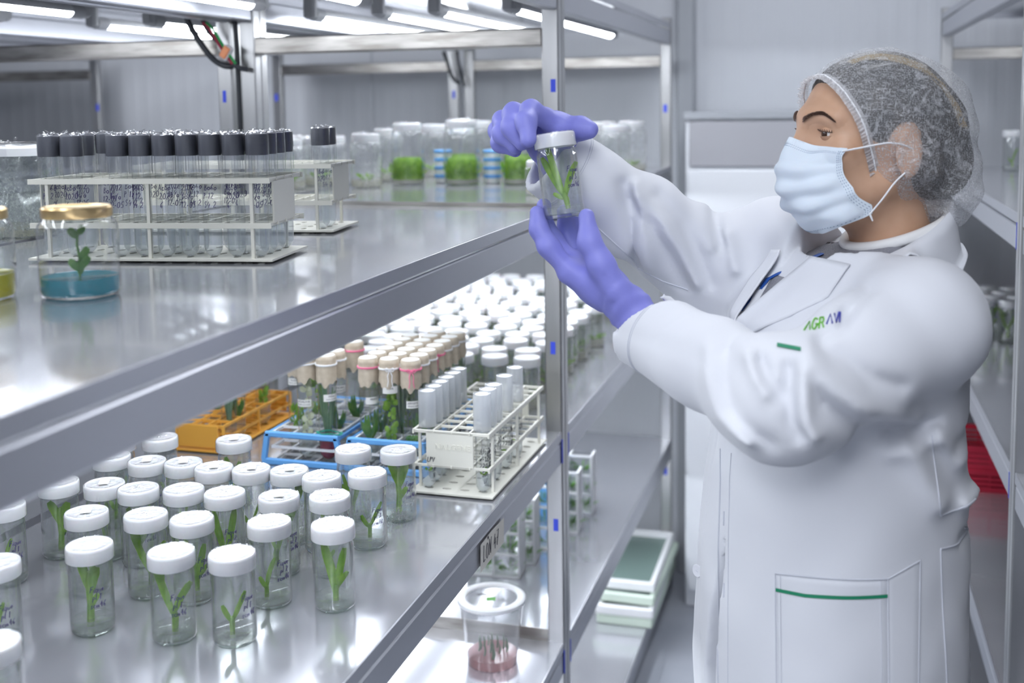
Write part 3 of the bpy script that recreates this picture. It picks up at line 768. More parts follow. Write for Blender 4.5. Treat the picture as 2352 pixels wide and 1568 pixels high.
for k in range(4):
    me = film_cap(.0146, .1125, .1628, k, 9).mesh('film'); me.materials.append(MT['film']); shade(me, True, 25); TFM.append(me)
TW = []
for k, t in enumerate((['2012', 'Bo/o', '12-05'], ['AcBo', '2020', '6'], ['Bo6o', 'P 12', 'S4 2'])):
    me = write_cyl(t, .0085, TR, .098, 0, th=.0005, seed=20+k).mesh('writing'); me.materials.append(MT['ink_violet']); TW.append(me)
def capped_tube(parent_rack, i, j, label, group, seed, txt=True):
    c, s = cos(parent_rack.rotation_euler.z), sin(parent_rack.rotation_euler.z)
    a, b_ = cell(i, j); L0 = parent_rack.location
    r = empty('culture_tube', (L0.x+a*c-b_*s, L0.y+a*s+b_*c, L0.z+.0062)); tag(r, label, 'tube', group)
    inst('glass', TG, r); inst('medium', TL, r); cp = inst('screw_cap', TC, r, rz=seed); inst('cling_film', TFM[seed % 4], cp, rz=seed*1.7)
    if txt: inst('writing', TW[seed % 3], r, rz=-pi/2-.75+.15*(seed % 5))
    return r
# the long rack on the upper shelf (long side runs away from the aisle)
ANG = radians(8.6)
def cream_rack_long(fx, fy, z, ang, label):
    """front right corner (fx, fy); long side to the left"""
    # local +y -> direction (-cos, -sin); local +x -> back (-sin, cos)... mirrored by a turn of 90 deg + ang
    rz = pi/2 + ang
    W = NX*PI_
    # local origin corner goes to the back right corner
    ox = fx - W*sin(ang)*1.0; oy = fy + W*cos(ang)
    # rotate so that local x points to the front, local y to the left
    r = cream_rack(ox, oy, z, rz, label)
    return r
upR = cream_rack_long(-.184, 1.316, LV['U'], ANG, 'cream tube rack crowded with dark-capped culture tubes on the upper shelf')
upR.rotation_euler.z = ANG + pi/2
# local x axis = (cos(rz), sin(rz)) = (-sin ang, cos ang): towards the back; shift the origin to the front corner
upR.location = (-.186, 1.318, LV['U'])
fill = [(0, 0), (0, 1), (0, 2), (0, 3), (0, 4), (0, 5), (0, 6), (0, 8), (0, 9), (1, 0), (1, 1), (1, 3), (1, 4), (1, 5), (1, 6), (1, 8), (1, 9), (2, 0), (2, 2), (2, 4), (2, 6), (3, 0), (3, 1), (3, 5), (3, 8), (3, 9)]
for q, (i, j) in enumerate(fill):
    capped_tube(upR, i, j, 'dark-capped culture tube, %s row of the crowded cream rack, %s from its end panel' % (('front', 'second', 'third', 'rear')[i], ORD[j]), 'dark-capped tubes in the crowded cream rack', q)
upR2 = cream_rack(-.258, 1.652, LV['U'], radians(8.0)+pi/2, 'cream tube rack holding two dark-capped tubes on the upper shelf')
for q, (i, j) in enumerate(((0, 0), (1, 0))):
    capped_tube(upR2, i, j, ('dark-capped tube wrapped in cling film in the front corner of the sparse cream rack' if q == 0 else 'dark-capped tube second from the corner in the sparse cream rack'), 'dark-capped tubes in the sparse cream rack', q+1)

# the NALGENE rack on the middle shelf, with clear-capped tubes
nal = cream_rack(-.1530, 1.738, LV['L'], radians(-.5), 'cream embossed tube rack with frosted clear-capped tubes at the shelf edge', True)
_c = MB().lathe([(.0150, .1068), (.0152, .1080), (.0150, .166), (.0146, .1685), (.0126, .1690), (.0122, .1675), (.0002, .1675)], 24, cap0=False, cap1=False); TC2 = _c.mesh('frosted_cap'); TC2.materials.append(MT['cap_clear']); shade(TC2, True, 40)
TL2 = liquid_mesh(TR, .030, 0).mesh('medium'); TL2.materials.append(MT['water']); shade(TL2, True, 60)
sp = tuft(40, 4, .008, .003, .004).mesh('seedling'); sp.materials.append(MT['leaf']); shade(sp, True, 60)
TW2 = []
for k, t in enumerate((['Alocasia', 'x-12 027', '220720', ' SNR', '  N'], ['E 10', '2203', 'AL5'], ['Ch 22', '2203'])):
    me = write_cyl(t, .0095, TR, .078, 0, th=.0005, seed=30+k).mesh('writing'); me.materials.append(MT['ink']); TW2.append(me)
nf = [(0, 0), (0, 1), (0, 2), (0, 3), (0, 4), (0, 5), (3, 0), (3, 1), (3, 2), (3, 4), (3, 6)]
for q, (i, j) in enumerate(nf):
    a, b_ = cell(i, j)
    r = empty('culture_tube', (nal.location.x+a, nal.location.y+b_, LV['L']+.0062))
    tag(r, 'frosted-capped clear tube, %s along the row %s' % (ORD[j], 'beside the paper-capped tubes' if i == 0 else 'by the shelf edge'), 'tube', 'frosted-capped tubes in the embossed rack')
    inst('glass', TG, r); inst('medium', TL2, r); inst('seedling', sp, r, (0, 0, .029), q); inst('cap', TC2, r)
    inst('writing', TW2[0 if q == 6 else q % 3], r, rz=-1.75 if i else -1.2)
# ---- large tubes with paper caps in sky blue racks
BT_R, BT_H = .0172, .192
BG = tube_mesh(BT_R, BT_H).mesh('tube_glass'); BG.materials.append(MT['tube_glass']); shade(BG, True, 60)
def paper_cap(seed):
    rnd = random.Random(seed); ph = [rnd.uniform(0, 6.28) for _ in range(4)]
    n = 40; prof = [(BT_R*1.10, BT_H-.030, .0), (BT_R*1.16, BT_H-.040, .5), (BT_R*1.26, BT_H-.052, 1.0)]
    sk = rnd.uniform(.9, 1.15)
    vs = []; fs = []
    ring = [(.0003, BT_H+.0022, 0), (BT_R*.8, BT_H+.0024, .02), (BT_R*1.04, BT_H+.0008, .05), (BT_R*1.07, BT_H-.006, .06), (BT_R*1.06, BT_H-.0145, .05), (BT_R*1.07, BT_H-.026, .35), (BT_R*1.075, BT_H-.044*sk, 1.0)]
    for (r, z, k) in ring:
        for j in range(n):
            a = 2*pi*j/n
            f = 1+k*(.045*cos(5*a+ph[0])+.035*cos(9*a+ph[1])+.02*cos(14*a+ph[2]))
            zz = z+(.004*cos(3*a+ph[3])+.003*cos(7*a+ph[1]))*(k if k > .5 else 0)
            vs.append((r*f*cos(a), r*f*sin(a), zz))
    for i in range(len(ring)-1):
        for j in range(n): fs.append((i*n+j, i*n+(j+1) % n, (i+1)*n+(j+1) % n, (i+1)*n+j))
    cap = MB().add(vs, fs)
    dsc = MB().lathe([(BT_R*.93, BT_H+.0024), (BT_R*.92, BT_H+.0030), (.0003, BT_H+.0032)], 24, cap0=True, cap1=False)
    return cap, dsc
def string_tie(seed, bow):
    rnd = random.Random(seed); mb = MB()
    for dz in (0, .0016):
        mb.tube([((BT_R*1.09+.0006)*cos(2*pi*k/28), (BT_R*1.09+.0006)*sin(2*pi*k/28), BT_H-.0145+dz+.0006*sin(3*k)) for k in range(29)], .0009, 5, False)
    if bow:
        a = -1.15; p = Vector(((BT_R*1.12)*cos(a), BT_R*1.12*sin(a), BT_H-.0138)); o = Vector((cos(a), sin(a), 0)); t = Vector((-sin(a), cos(a), 0))
        for s_ in (-1, 1):
            mb.tube([p, p+t*s_*.006+o*.004+Vector((0, 0, .004)), p+t*s_*.009+o*.003+Vector((0, 0, .001)), p+t*s_*.005+o*.004+Vector((0, 0, -.003)), p+o*.002], .0008, 5)
            mb.tube([p+o*.002, p+t*s_*.004+o*.004+Vector((0, 0, -.010)), p+t*s_*.003+o*.005+Vector((0, 0, -.020)), p+t*s_*.005+o*.005+Vector((0, 0, -.030))], .0008, 5)
    return mb
PC = []
for k in range(4):
    a, d = paper_cap(k); a, d = a.mesh('paper_cap'), d.mesh('top_label'); a.materials.append(MT['paper']); d.materials.append(MT['paper_white']); shade(a, True, 70); shade(d, True, 40); PC.append((a, d))
ST = {}
for c in ('w', 'p'):
    for bw in (0, 1):
        me = string_tie(bw, bw).mesh('string'); me.materials.append(MT['string_'+c]); shade(me, True, 70); ST[c, bw] = me
def tube_plant(kind, seed):
    rnd = random.Random(seed); mb = MB()
    if kind == 'blades':
        for i in range(9):
            a = rnd.uniform(0, 6.28); blade(mb, (.003*cos(a), .003*sin(a), 0), (cos(a)*.14, sin(a)*.14, 1), rnd.uniform(.05, .085), .0055, (cos(a)*.05, sin(a)*.05, 0), n=6)
    elif kind == 'lush':
        for i in range(34):
            a = rnd.uniform(0, 6.28); z = rnd.uniform(0, .062); rr = rnd.uniform(.0, .006)
            blade(mb, (rr*cos(a), rr*sin(a), z), (cos(a), sin(a), .7), rnd.uniform(.009, .013), .0085, (0, 0, -.2), n=4)
    elif kind == 'pale':
        for i in range(26):
            a = rnd.uniform(0, 6.28); z = rnd.uniform(0, .085)
            blade(mb, (.002*cos(a), .002*sin(a), z), (cos(a), sin(a), .8), rnd.uniform(.010, .015), .009, (0, 0, -.3), n=4)
        mb.tube([(0, 0, 0), (.002, 0, .04), (-.002, .002, .08), (.003, 0, .115)], .0012, 5)
        blade(mb, (.003, 0, .11), (.4, -.4, .6), .018, .016, (0, 0, -.2), n=5)
    elif kind == 'rosette':
        for i in range(12):
            a = i*2.4; blade(mb, (0, 0, .002), (cos(a), sin(a), .55), .013, .006, (0, 0, .1), n=4)
    elif kind == 'spread':
        for i in range(7):
            a = rnd.uniform(0, 6.28); blade(mb, (0, 0, 0), (cos(a)*.5, sin(a)*.5, 1), rnd.uniform(.02, .045), .008, (cos(a)*.2, sin(a)*.2, 0), n=5)
    elif kind == 'moss':
        for i in range(60):
            a = rnd.uniform(0, 6.28); rr = .013*rnd.random()**.5; z = rnd.uniform(0, .03)
            blade(mb, (rr*cos(a), rr*sin(a), z), (rnd.uniform(-1, 1), rnd.uniform(-1, 1), 1), .009, .003, n=2)
    def clampr(p):
        r_ = math.hypot(p[0], p[1]); k_ = .0158/r_ if r_ > .0158 else 1; return (p[0]*k_, p[1]*k_, p[2])
    mb.v = [clampr(p) for p in mb.v]
    return mb
TP = {}
for k, mt in (('blades', 'leaf_grey'), ('lush', 'leaf'), ('pale', 'leaf_pale'), ('rosette', 'leaf_dark'), ('spread', 'leaf_dark'), ('moss', 'moss')):
    me = tube_plant(k, 5).mesh('plant'); me.materials.append(MT[mt]); shade(me, True, 60); TP[k] = me
GELS = {}
for nm, mt in (('gel', 'gel'), ('gel_red', 'gel_red'), ('gel_cream', 'gel_cream')):
    me = liquid_mesh(BT_R, .044, 0).mesh('agar'); me.materials.append(MT[mt]); shade(me, True, 60); GELS[nm] = me
def paper_label(lines, z, a0, wd=.030, h=.013):
    R = BT_R+.0004; n = 10; vs = []; fs = []
    for i in range(n+1):
        a = a0 + wd/R*i/n
        vs += [(R*cos(a), R*sin(a), z), (R*cos(a), R*sin(a), z+h)]
    for i in range(n): fs.append((2*i, 2*i+2, 2*i+3, 2*i+1))
    lb = MB().add(vs, fs)
    tx = MB()
    for li, (t, sz) in enumerate(lines):
        fm = text_mesh(t, sz, Matrix.Identity(4), .0001, .0)
        w_ = max([v[0] for v in fm.v]+[.001])
        for (x, y, q) in [(0, 0, 0)]: pass
        off = (wd-w_)/2
        tx.add([((R+.0003+q*.3)*cos(a0+(x+off)/R), (R+.0003+q*.3)*sin(a0+(x+off)/R), z+h-.0055-li*.0045+y) for (x, y, q) in fm.v], fm.f)
    return lb, tx
def paper_tube(x, y, z, plant, glm, cap, strg, bow, label, group, lab=None, rz=0.0, capon=True, sub=True):
    r = empty('culture_tube', (x, y, z)); tag(r, label, 'tube', group)
    inst('glass', BG, r); inst('agar', GELS[glm], r); inst('plant', TP[plant], r, (0, 0, .040), rz, (1, 1, 1.35))
    if capon:
        c = inst('paper_cap', PC[cap % 4][0], r, rz=rz); inst('top_label', PC[cap % 4][1], c); inst('string', ST[strg, bow], c, rz=-rz)
    if lab:
        lb, tx = paper_label(lab[0], lab[1], lab[2]); lo = lb.build('label', MT['paper_white'], r, True); tx.build('printed_name', MT['ink'], lo)
    return r
def blue_rack(x, y, z, rz, nx, ny, p, label, name='tube_rack', mats=('blue_pl', 'white_plastic'), H_=.062):
    r = empty(name, (x, y, z), rz); tag(r, label, 'tube rack')
    W, D_ = nx*p, ny*p
    for nm, z0 in (('base_grid', .004), ('middle_grid', .030), ('top_grid', H_-.006)):
        grid_tier(nx, ny, p, z0, z0+.0045, .0042).build(nm, MT[mats[1]], r)
    for s_, yy in ((0, -.010), (1, D_+.002)):
        e = MB(); e.box(-.012, W+.012, yy, yy+.008, H_-.010, H_+.001, bev=.002); e.box(-.020, W+.020, yy, yy+.008, .0, .012, bev=.002)
        for xa, xb, sgn in ((-.012, -.003, -1), (W+.003, W+.012, 1)):
            vs = [(xa+sgn*.008, yy, .010), (xb+sgn*.008, yy, .010), (xb+sgn*.008, yy+.008, .010), (xa+sgn*.008, yy+.008, .010), (xa, yy, H_-.004), (xb, yy, H_-.004), (xb, yy+.008, H_-.004), (xa, yy+.008, H_-.004)]
            e.add(vs, [(3, 2, 1, 0), (4, 5, 6, 7), (0, 1, 5, 4), (1, 2, 6, 5), (2, 3, 7, 6), (3, 0, 4, 7)])
        e.build('end_frame', MT[mats[0]], r)
    for xx in (-.012, W+.006):
        MB().box(xx, xx+.006, -.004, D_+.004, H_-.011, H_-.001, bev=.002).build('side_bar', MT[mats[0]], r)
    return r
BP = .0410
b1x, b2x, by = -.468, -.303, 1.822
br1 = blue_rack(b1x, by, LV['L'], 0, 3, 6, BP, 'sky blue and white tube rack beside the orange rack')
br2 = blue_rack(b2x, by, LV['L'], 0, 3, 7, BP, 'sky blue and white tube rack beside the cream embossed rack')
zt = LV['L']+.0095
G1 = 'paper-capped plant tubes in the sky blue racks'
def put(bx, i, j, *a, **k): return paper_tube(bx+(i+.5)*BP, by+(j+.5)*BP, zt, *a, **k)
put(b1x, 0, 1, 'moss', 'gel_cream', 0, 'w', 0, 'paper-capped tube with a printed label and brownish roots', G1, ([('YUCA', .0052), ('Manihot esculenta', .0030)], .128, -2.2))
put(b1x, 1, 0, 'pale', 'gel', 1, 'w', 0, 'paper-capped tube of pale cream foliage labelled UCHUVA', G1, ([('UCHUVA', .0060), ('Physalis peruviana', .0034)], .100, -2.35))
put(b1x, 2, 0, 'blades', 'gel_red', 2, 'w', 0, 'paper-capped tube of long grey-green blades over red agar', G1, ([('PIÑA', .0052), ('Ananas comosus', .0030)], .112, -1.5))
put(b1x, 2, 1, 'spread', 'gel', 3, 'w', 0, 'paper-capped tube of dark spreading leaves in the second row', G1, ([('MORA', .0052), ('Rubus glaucus', .0030)], .118, -1.6))
put(b1x, 1, 2, 'spread', 'gel', 0, 'w', 0, 'paper-capped tube of dark leaves deeper in the rack beside the orange one', G1)
put(b1x, 0, 3, 'lush', 'gel', 1, 'w', 0, 'paper-capped tube of bushy green leaves at the rear of the rack beside the orange one', G1)
put(b1x, 2, 3, 'spread', 'gel', 2, 'p', 0, 'paper-capped tube with a pink string at the rear of the rack beside the orange one', G1)
put(b2x, 0, 0, 'spread', 'gel', 0, 'p', 0, 'paper-capped tube tied with plain pink string and a short label', G1, ([('FRESA', .0052)], .112, -1.5))
put(b2x, 1, 0, 'lush', 'gel', 1, 'w', 1, 'paper-capped tube of bushy bright green leaves tied with a white bow', G1, ([('PAPA', .0052)], .134, -2.0))
put(b2x, 2, 0, 'rosette', 'gel', 2, 'p', 1, 'paper-capped tube labelled CARNIVORA tied with a pink bow', G1, ([('CARNIVORA', .0056), ('Drosera capensis', .0034)], .110, -1.75))
put(b2x, 2, 1, 'spread', 'gel', 3, 'w', 0, 'paper-capped tube tied with white string behind the pink-bowed one', G1, ([('MENTA', .0050)], .112, -1.3))
put(b2x, 2, 2, 'rosette', 'gel', 0, 'w', 0, 'paper-capped tube with white string in the third row beside the cream rack', G1)
put(b2x, 2, 3, 'spread', 'gel', 1, 'p', 1, 'paper-capped tube with a pink bow in the fourth row beside the cream rack', G1)
for q, (i, j) in enumerate(((0, 1), (1, 1), (0, 2), (1, 2), (0, 3), (1, 3), (0, 4), (1, 4), (2, 4), (0, 5), (1, 5), (2, 5), (1, 6), (2, 6))):
    put(b2x, i, j, ('spread', 'blades', 'moss', 'lush')[q % 4], 'gel', q, 'wwpww'[q % 5], 0, 'paper-capped tube, %s row of the blue rack beside the cream one, %s from the aisle' % (ORD[j], ORD[2-i]), G1, rz=q*.7)
# green string coil lying on the blue rack
g = MB().tube([(.024*cos(t*.42)*(1+.1*sin(t)), .011*sin(t*.42), .0012*sin(t*1.7)+.0016) for t in range(40)], .0010, 5)
o = g.build('string_coil', MT['green_teal']); o.location = (-.355, 1.826, LV['L']+.0630); tag(o, 'coil of green string lying on the sky blue rack', 'string')

# ---- orange rack
orr = empty('tube_rack', (-.688, 1.850, LV['L'])); tag(orr, 'orange plastic tube rack behind the white-lidded jars', 'tube rack')
ONX, ONY, OP = 3, 8, .0335
W, D_ = ONX*OP, ONY*OP
holed_plate(MB(), ONX, ONY, OP, .003, .006, .008).build('base_plate', MT['orange'], orr)
grid_tier(ONX, ONY, OP, .026, .0305, .0034).build('middle_grid', MT['orange'], orr)
grid_tier(ONX, ONY, OP, .0500, .0550, .0034).build('top_grid', MT['orange'], orr)
for yy in (-.004, D_+.001):
    MB().box(.004, W-.010, yy, yy+.003, .010, .054, bev=.001).build('end_panel', MT['orange'], orr)
for cx in (0, W):
    for cy in (.0, D_/2, D_): MB().box(cx-.0025, cx+.0025, cy-.0025, cy+.0025, 0, .053).build('leg', MT['orange'], orr)
for q, (i, j, pl, gl_, lb) in enumerate(((2, 1, 'blades', 'gel', 'uncapped-looking tall tube of spiky grey-green blades in the orange rack'), (2, 2, 'spread', 'gel', 'tall tube with a thin leafy shoot in the orange rack'), (2, 5, 'lush', 'gel', 'tall tube packed with bushy green leaves in the orange rack'), (0, 3, 'spread', 'gel', 'tall tube of dark leaves at the inner side of the orange rack'))):
    t = paper_tube(orr.location.x+(i+.5)*OP, orr.location.y+(j+.5)*OP, LV['L']+.0068, pl, gl_, q, 'w', 0, lb.replace('uncapped-looking ', ''), 'tall tubes in the orange rack')
    t.scale = (.86, .86, 1)

MT['glass_heavy'] = haze_glass('heavily_misted_glass', .75)
# ---- jar of blue agar, jar of yellow agar, film-wrapped box (upper shelf)
def wide_jar(x, y, z, R, H, gm, gh, label, lidmat, plant=None, name='culture_jar', group=None, lidh=.012, lidr=.86, mist=True, heavy=False):
    r = empty(name, (x, y, z)); tag(r, label, 'jar', group)
    g = MB().lathe([(R*.8, 0), (R*.96, .002), (R, .008), (R, H*.74), (R*.97, H*.80), (R*.86, H*.87), (R*.80, H*.90), (R*.80, H-.002)], 40, cap0=True, cap1=False).build('glass', MT['glass_heavy'] if heavy else MT['glass_mist'] if mist else MT['glass'], r, True, 60)
    MB().lathe([(R*.93, .004), (R*.96, .008), (R*.96, gh), (R*.9, gh-.0008), (.0003, gh-.001)], 40, cap0=True, cap1=False).build('agar', MT[gm], r, True, 40)
    rl = R*lidr
    l = MB().lathe([(rl, H-lidh), (rl*1.02, H-lidh+.001), (rl*1.02, H-.002), (rl*.97, H), (rl*.90, H-.0004), (rl*.86, H-.0016), (.0003, H-.0018)], 40, cap0=True, cap1=False, wob=lambda a, z_: 1+.006*cos(a*18)).build('lid', MT[lidmat], r, True, 40)
    if lidmat != 'brass': film_cap(rl*1.02, H-lidh-.002, H+.0005, int(x*1000) % 17, 3, 30).build('cling_film', MT['film'], l, True, 25)
    if plant is not None:
        p = inst('plant', plant, r, (0, 0, gh-.001))
    return r
bp = MB(); bp.tube([(0, 0, 0), (.001, 0, .02), (-.002, 0, .035), (.000, 0, .050)], .0014, 6)
for a, z, L_ in ((.2, .010, .018), (2.9, .008, .014), (.6, .020, .016), (3.4, .044, .012), (0.2, .048, .011), (1.5, .003, .015)):
    blade(bp, (0, 0, z), (cos(a), .3*sin(a)-.2, .6), L_, .009, (0, 0, .2), n=5)
bpm = bp.mesh('plant'); bpm.materials.append(MT['leaf_dark']); shade(bpm, True, 60)
wide_jar(-.268, 1.046, LV['U'], .0425, .099, 'gel_blue', .022, 'squat glass jar of bright blue agar with a brass lid', 'brass', bpm, mist=False)
wide_jar(-.368, 1.000, LV['U'], .0425, .099, 'gel_yellow', .028, 'squat glass jar of yellow agar with a brass lid', 'brass', mist=False)
# film-wrapped square container
sq = empty('culture_box', (-.775, 1.545, LV['U']), radians(14)); tag(sq, 'square clear culture box misted inside with a white film-wrapped lid', 'box')
def round_sq(R, n=40, p=5.0): return lambda a, z: (1/((abs(cos(a))**p+abs(sin(a))**p)**(1/p)))
MB().lathe([(.055, 0), (.060, .003), (.062, .10), (.060, .110)], 40, wob=round_sq(1), cap1=False).build('glass', haze_glass('misted_box', .75, (.90, .93, .92), (.66, .72, .70)), sq, True, 60)
MB().lathe([(.058, .003), (.0595, .012), (.0001, .0125)], 40, wob=round_sq(1), cap1=False).build('agar', MT['gel_cream'], sq, True, 40)
sq.scale = (1.1, 1.1, 1.22)
l = MB().lathe([(.064, .108), (.0645, .118), (.060, .121), (.0001, .1205)], 40, wob=round_sq(1), cap1=False).build('lid', MT['lid'], sq, True, 40)
film_cap(.066, .090, .1225, 4, 12, 36).build('cling_film', MT['film'], l, True, 25)

# ---- moss jars and their neighbours on the rack by the wall (upper shelf)
rnd = random.Random(5)
mo = MB()
for i in range(420):
    a = rnd.uniform(0, 6.28); rr = .0395*rnd.random()**.5; z = rnd.uniform(0, .042)*(1-.3*(rr/.0395)**2)
    blade(mo, (rr*cos(a), rr*sin(a), z), (rnd.uniform(-.8, .8)+cos(a)*.4, rnd.uniform(-.8, .8)+sin(a)*.4, 1.1), rnd.uniform(.012, .024), .0030, n=2)
mo.lathe([(.038, .0), (.0395, .02), (.0385, .046), (.033, .056), (.0003, .058)], 24, cap1=False)
mom = mo.mesh('moss'); mom.materials.append(MT['moss']); shade(mom, True, 60)
for (x, y, s, lb) in ((-.554, 2.735, 1.0, 'tall clear jar with a ball of bright green moss, beside pale misted jars'), (-.411, 2.748, 1.04, 'tall clear jar with the fullest ball of green moss, flanked by blue-lidded tubs'), (-.262, 2.770, 1.0, 'tall clear jar of green moss behind the gloved hand'), (-.470, 2.93, .9, 'tall clear moss jar set back between two others'), (-.315, 2.93, .9, 'tall clear moss jar set back next to a blue-lidded tub')):
    r = wide_jar(x, y, LV['U'], .043*s, .158*s, 'gel_cream', .014, lb, 'lid', mom, group='moss jars on the upper shelf by the wall', lidh=.020, lidr=.84, mist=False)
    r['label'] = lb
for (x, y, n) in ((-.480, 2.80, 4), (-.345, 2.80, 4)):
    for k in range(n):
        r = empty('plastic_tub', (x, y, LV['U']+k*.0215)); tag(r, 'small blue-lidded tub, %s from the bottom of the stack %s' % (ORD[k], 'between two moss jars' if x < -.4 else 'beside the fullest moss jar'), 'tub', 'stacked blue-lidded tubs')
        MB().lathe([(.018, 0), (.021, .002), (.022, .015)], 20, cap1=False).build('tub', MT['lid'], r, True, 40)
        MB().lathe([(.0235, .0145), (.0240, .016), (.0240, .0205), (.022, .0215), (.0003, .0215)], 24, cap1=False).build('lid', MT['blue_pl'], r, True, 40)
for MJ, (x, y, s, gm) in enumerate(((-.62, 2.62, 1.0, 'gel_cream'), (-.66, 2.86, 1.05, 'gel_cream'), (-.60, 3.05, 1.1, 'gel_cream'), (-.50, 3.16, 1.15, 'gel_cream'), (-.40, 3.12, 1.15, 'gel_cream'), (-.30, 3.14, 1.15, 'gel_cream'), (-.21, 3.05, 1.1, 'gel_cream'), (-.13, 3.2, 1.1, 'gel_cream'), (-.075, 3.32, 1.1, 'gel_cream'), (-.03-.05, 3.10, 1.05, 'gel_cream'))):
    wide_jar(x, y, LV['U'], .040*s, .135*s, gm, .02, 'misted glass jar with a white lid behind the moss jars, %s from the tube-rack end' % ORD[MJ], 'lid', TF[0], group='misted jars on the upper shelf by the wall', lidh=.022, lidr=.86, heavy=True)
wide_jar(-.125, 2.445, LV['U'], .030, .075, 'gel_cream', .014, 'small glass jar of cream agar behind the coat cuff', 'lid', None)
for MJ, (x, y) in enumerate(((-.80, 2.55), (-.78, 2.68), (-.86, 2.62), (-.90, 2.78), (-.80, 2.80), (-.97, 2.70), (-1.04, 2.60))):
    wide_jar(x, y, LV['U'], .042, .125, 'gel_cream', .02, 'pale misted glass jar on the back-to-back rack, %s in its cluster' % ORD[MJ], 'lid', TF[1], group='pale misted jars on the rack back to back', lidh=.02, heavy=True)

# ---- third shelf: tub with pink agar, white trays of plant boxes
tb = empty('plastic_tub', (-.119, 2.035, LV['T'])); tag(tb, 'round translucent plastic tub of pink agar with a white-rimmed clear lid', 'tub')
MT['tub'] = gel('frosted_tub', (0.92, 0.93, 0.96), .20)
MB().lathe([(.048, 0), (.050, .002), (.0625, .122), (.064, .124), (.064, .128)], 40, cap0=True, cap1=False).build('tub', MT['tub'], tb, True, 40)
MB().lathe([(.0475, .002), (.049, .020), (.0003, .0205)], 40, cap1=False).build('agar', MT['gel_pink'], tb, True, 40)
l = MB().lathe([(.066, .1245), (.0675, .126), (.0675, .132), (.064, .1345), (.058, .1345), (.0515, .1325), (.0510, .1300)], 44, cap0=False, cap1=False).build('lid', MT['lid'], tb, True, 40)
MB().lathe([(.0515, .1300), (.0003, .1298)], 44, cap0=False, cap1=False).build('lid_window', MT['tub'], l, True)
MB().box(-.010, .008, -.012, .002, .1302, .1306).build('green_sticker', mat('green_sticker', (.13, .42, .08), .6), l).rotation_euler = (0, 0, .3)
M = Matrix.Translation((-.036, .012, .1303)) @ Matrix.Rotation(.3, 4, 'Z')
write_flat(['Aspacor'], .008, M, .0005, 8).build('writing', MT['ink'], l)
sd = MB()
for i in range(16):
    a = rnd.uniform(0, 6.28); rr = .036*rnd.random()**.5
    sd.tube([(rr*cos(a), rr*sin(a), .019), (rr*cos(a)+.002, rr*sin(a), .030), (rr*cos(a), rr*sin(a)+.001, rnd.uniform(.036, .055))], [.0016, .0020, .0006], 5)
sd.build('seedlings', MT['leaf_grey'], tb, True)

def box_tray(x, y, z, rz, nx, nz, label, blue=False):
    """white frame holding a wall of clear boxes with plants"""
    r = empty('plant_box_tray', (x, y, z), rz); tag(r, label, 'tray', 'white trays of clear plant boxes')
    p, q = .062, .052; f = MB(); D_ = .060
    for i in range(nx+1): f.box(i*p-.0025, i*p+.0025, -.001, .004, 0, nz*q+.003)
    for k in range(nz+1): f.box(-.0025, nx*p+.0025, -.001, .004, k*q, k*q+.005)
    for i in (0, nx): f.box(i*p-.0025, i*p+.0025, 0, D_, 0, nz*q+.003)
    f.box(-.0025, nx*p+.0025, 0, D_, 0, .004)
    f.build('frame', MT['white_plastic'], r)
    for i in range(nx):
        for k in range(nz):
            bx = MB().box(i*p+.004, (i+1)*p-.004, .006, D_-.002, k*q+.006, (k+1)*q-.002).build('clear_box', MT['tube_glass'], r)
            inst('plants', TFW[(i+k) % 3], bx, (i*p+p/2, .03, k*q+.010), 1.3*i+k)
    return r
TFW = []
for i in range(3):
    me = tuft(60+i, 26, .026, .022, .004).mesh('plants'); me.materials.append(MT['leaf_dark']); shade(me, True, 60); TFW.append(me)
TW_ = [(-.300, 2.415, LV['T'], .05, 2, 3, 'white tray of clear plant boxes standing in front of its stack'), (-.225, 2.500, LV['T'], .05, 1, 3, 'narrow white tray of clear plant boxes beside the steel post'),
       (-.260, 2.600, LV['T'], .05, 2, 4, 'tall white tray of clear plant boxes behind the others'), (-.170, 2.72, LV['T'], .05, 1, 3, 'white tray of yellowish plant boxes past the steel post'), (-.165, 2.86, LV['T'], .05, 1, 3, 'white tray of plant boxes farthest along the low shelf')]
for a in TW_: box_tray(*a)
for (x, y, lb) in ((-.215, 2.80, 'blue plastic box standing behind the white plant trays'),):
    r = empty('plastic_box', (x, y, LV['T'])); tag(r, lb, 'box')
    MB().box(-.03, .03, -.02, .04, 0, .19, bev=.006).build('body', MT['blue_pl'], r); MB().box(-.033, .033, -.023, .043, .186, .20, bev=.004).build('lid', MT['blue_pl'], r)

# ---- glass-bottomed trays stacked on the lowest shelf
MT['green_glass'] = gel('green_tinted_glass', (0.38, 0.52, 0.48), .75)
MT['pale_green'] = mat('pale_green_plastic', (0.66, 0.76, 0.66), .45)
for k, (x, y, z, rz, w_, d_) in enumerate(((-.150, 3.130, 0, .0, .165, .46), (-.152, 3.125, .030, .02, .170, .46), (-.168, 3.150, .060, -.02, .185, .44), (-.160, 3.170, .090, .01, .175, .42))):
    r = empty('glass_tray', (x, y, LV['B']+z), rz); tag(r, 'glass-based tray on the lowest shelf, %s from the bottom of its stack' % ORD[k], 'tray', 'stacked glass-based trays')
    f = MB(); t = .016
    f.box(0, w_, 0, t, 0, .028, bev=.003); f.box(0, w_, d_-t, d_, 0, .028, bev=.003); f.box(0, t, t, d_-t, 0, .028, bev=.003); f.box(w_-t, w_, t, d_-t, 0, .028, bev=.003)
    f.build('rim', MT['white_plastic' if k in (1, 3) else 'pale_green'], r)
    MB().box(t*.9, w_-t*.9, t*.9, d_-t*.9, .006, .009).build('glass_base', MT['green_glass'], r)
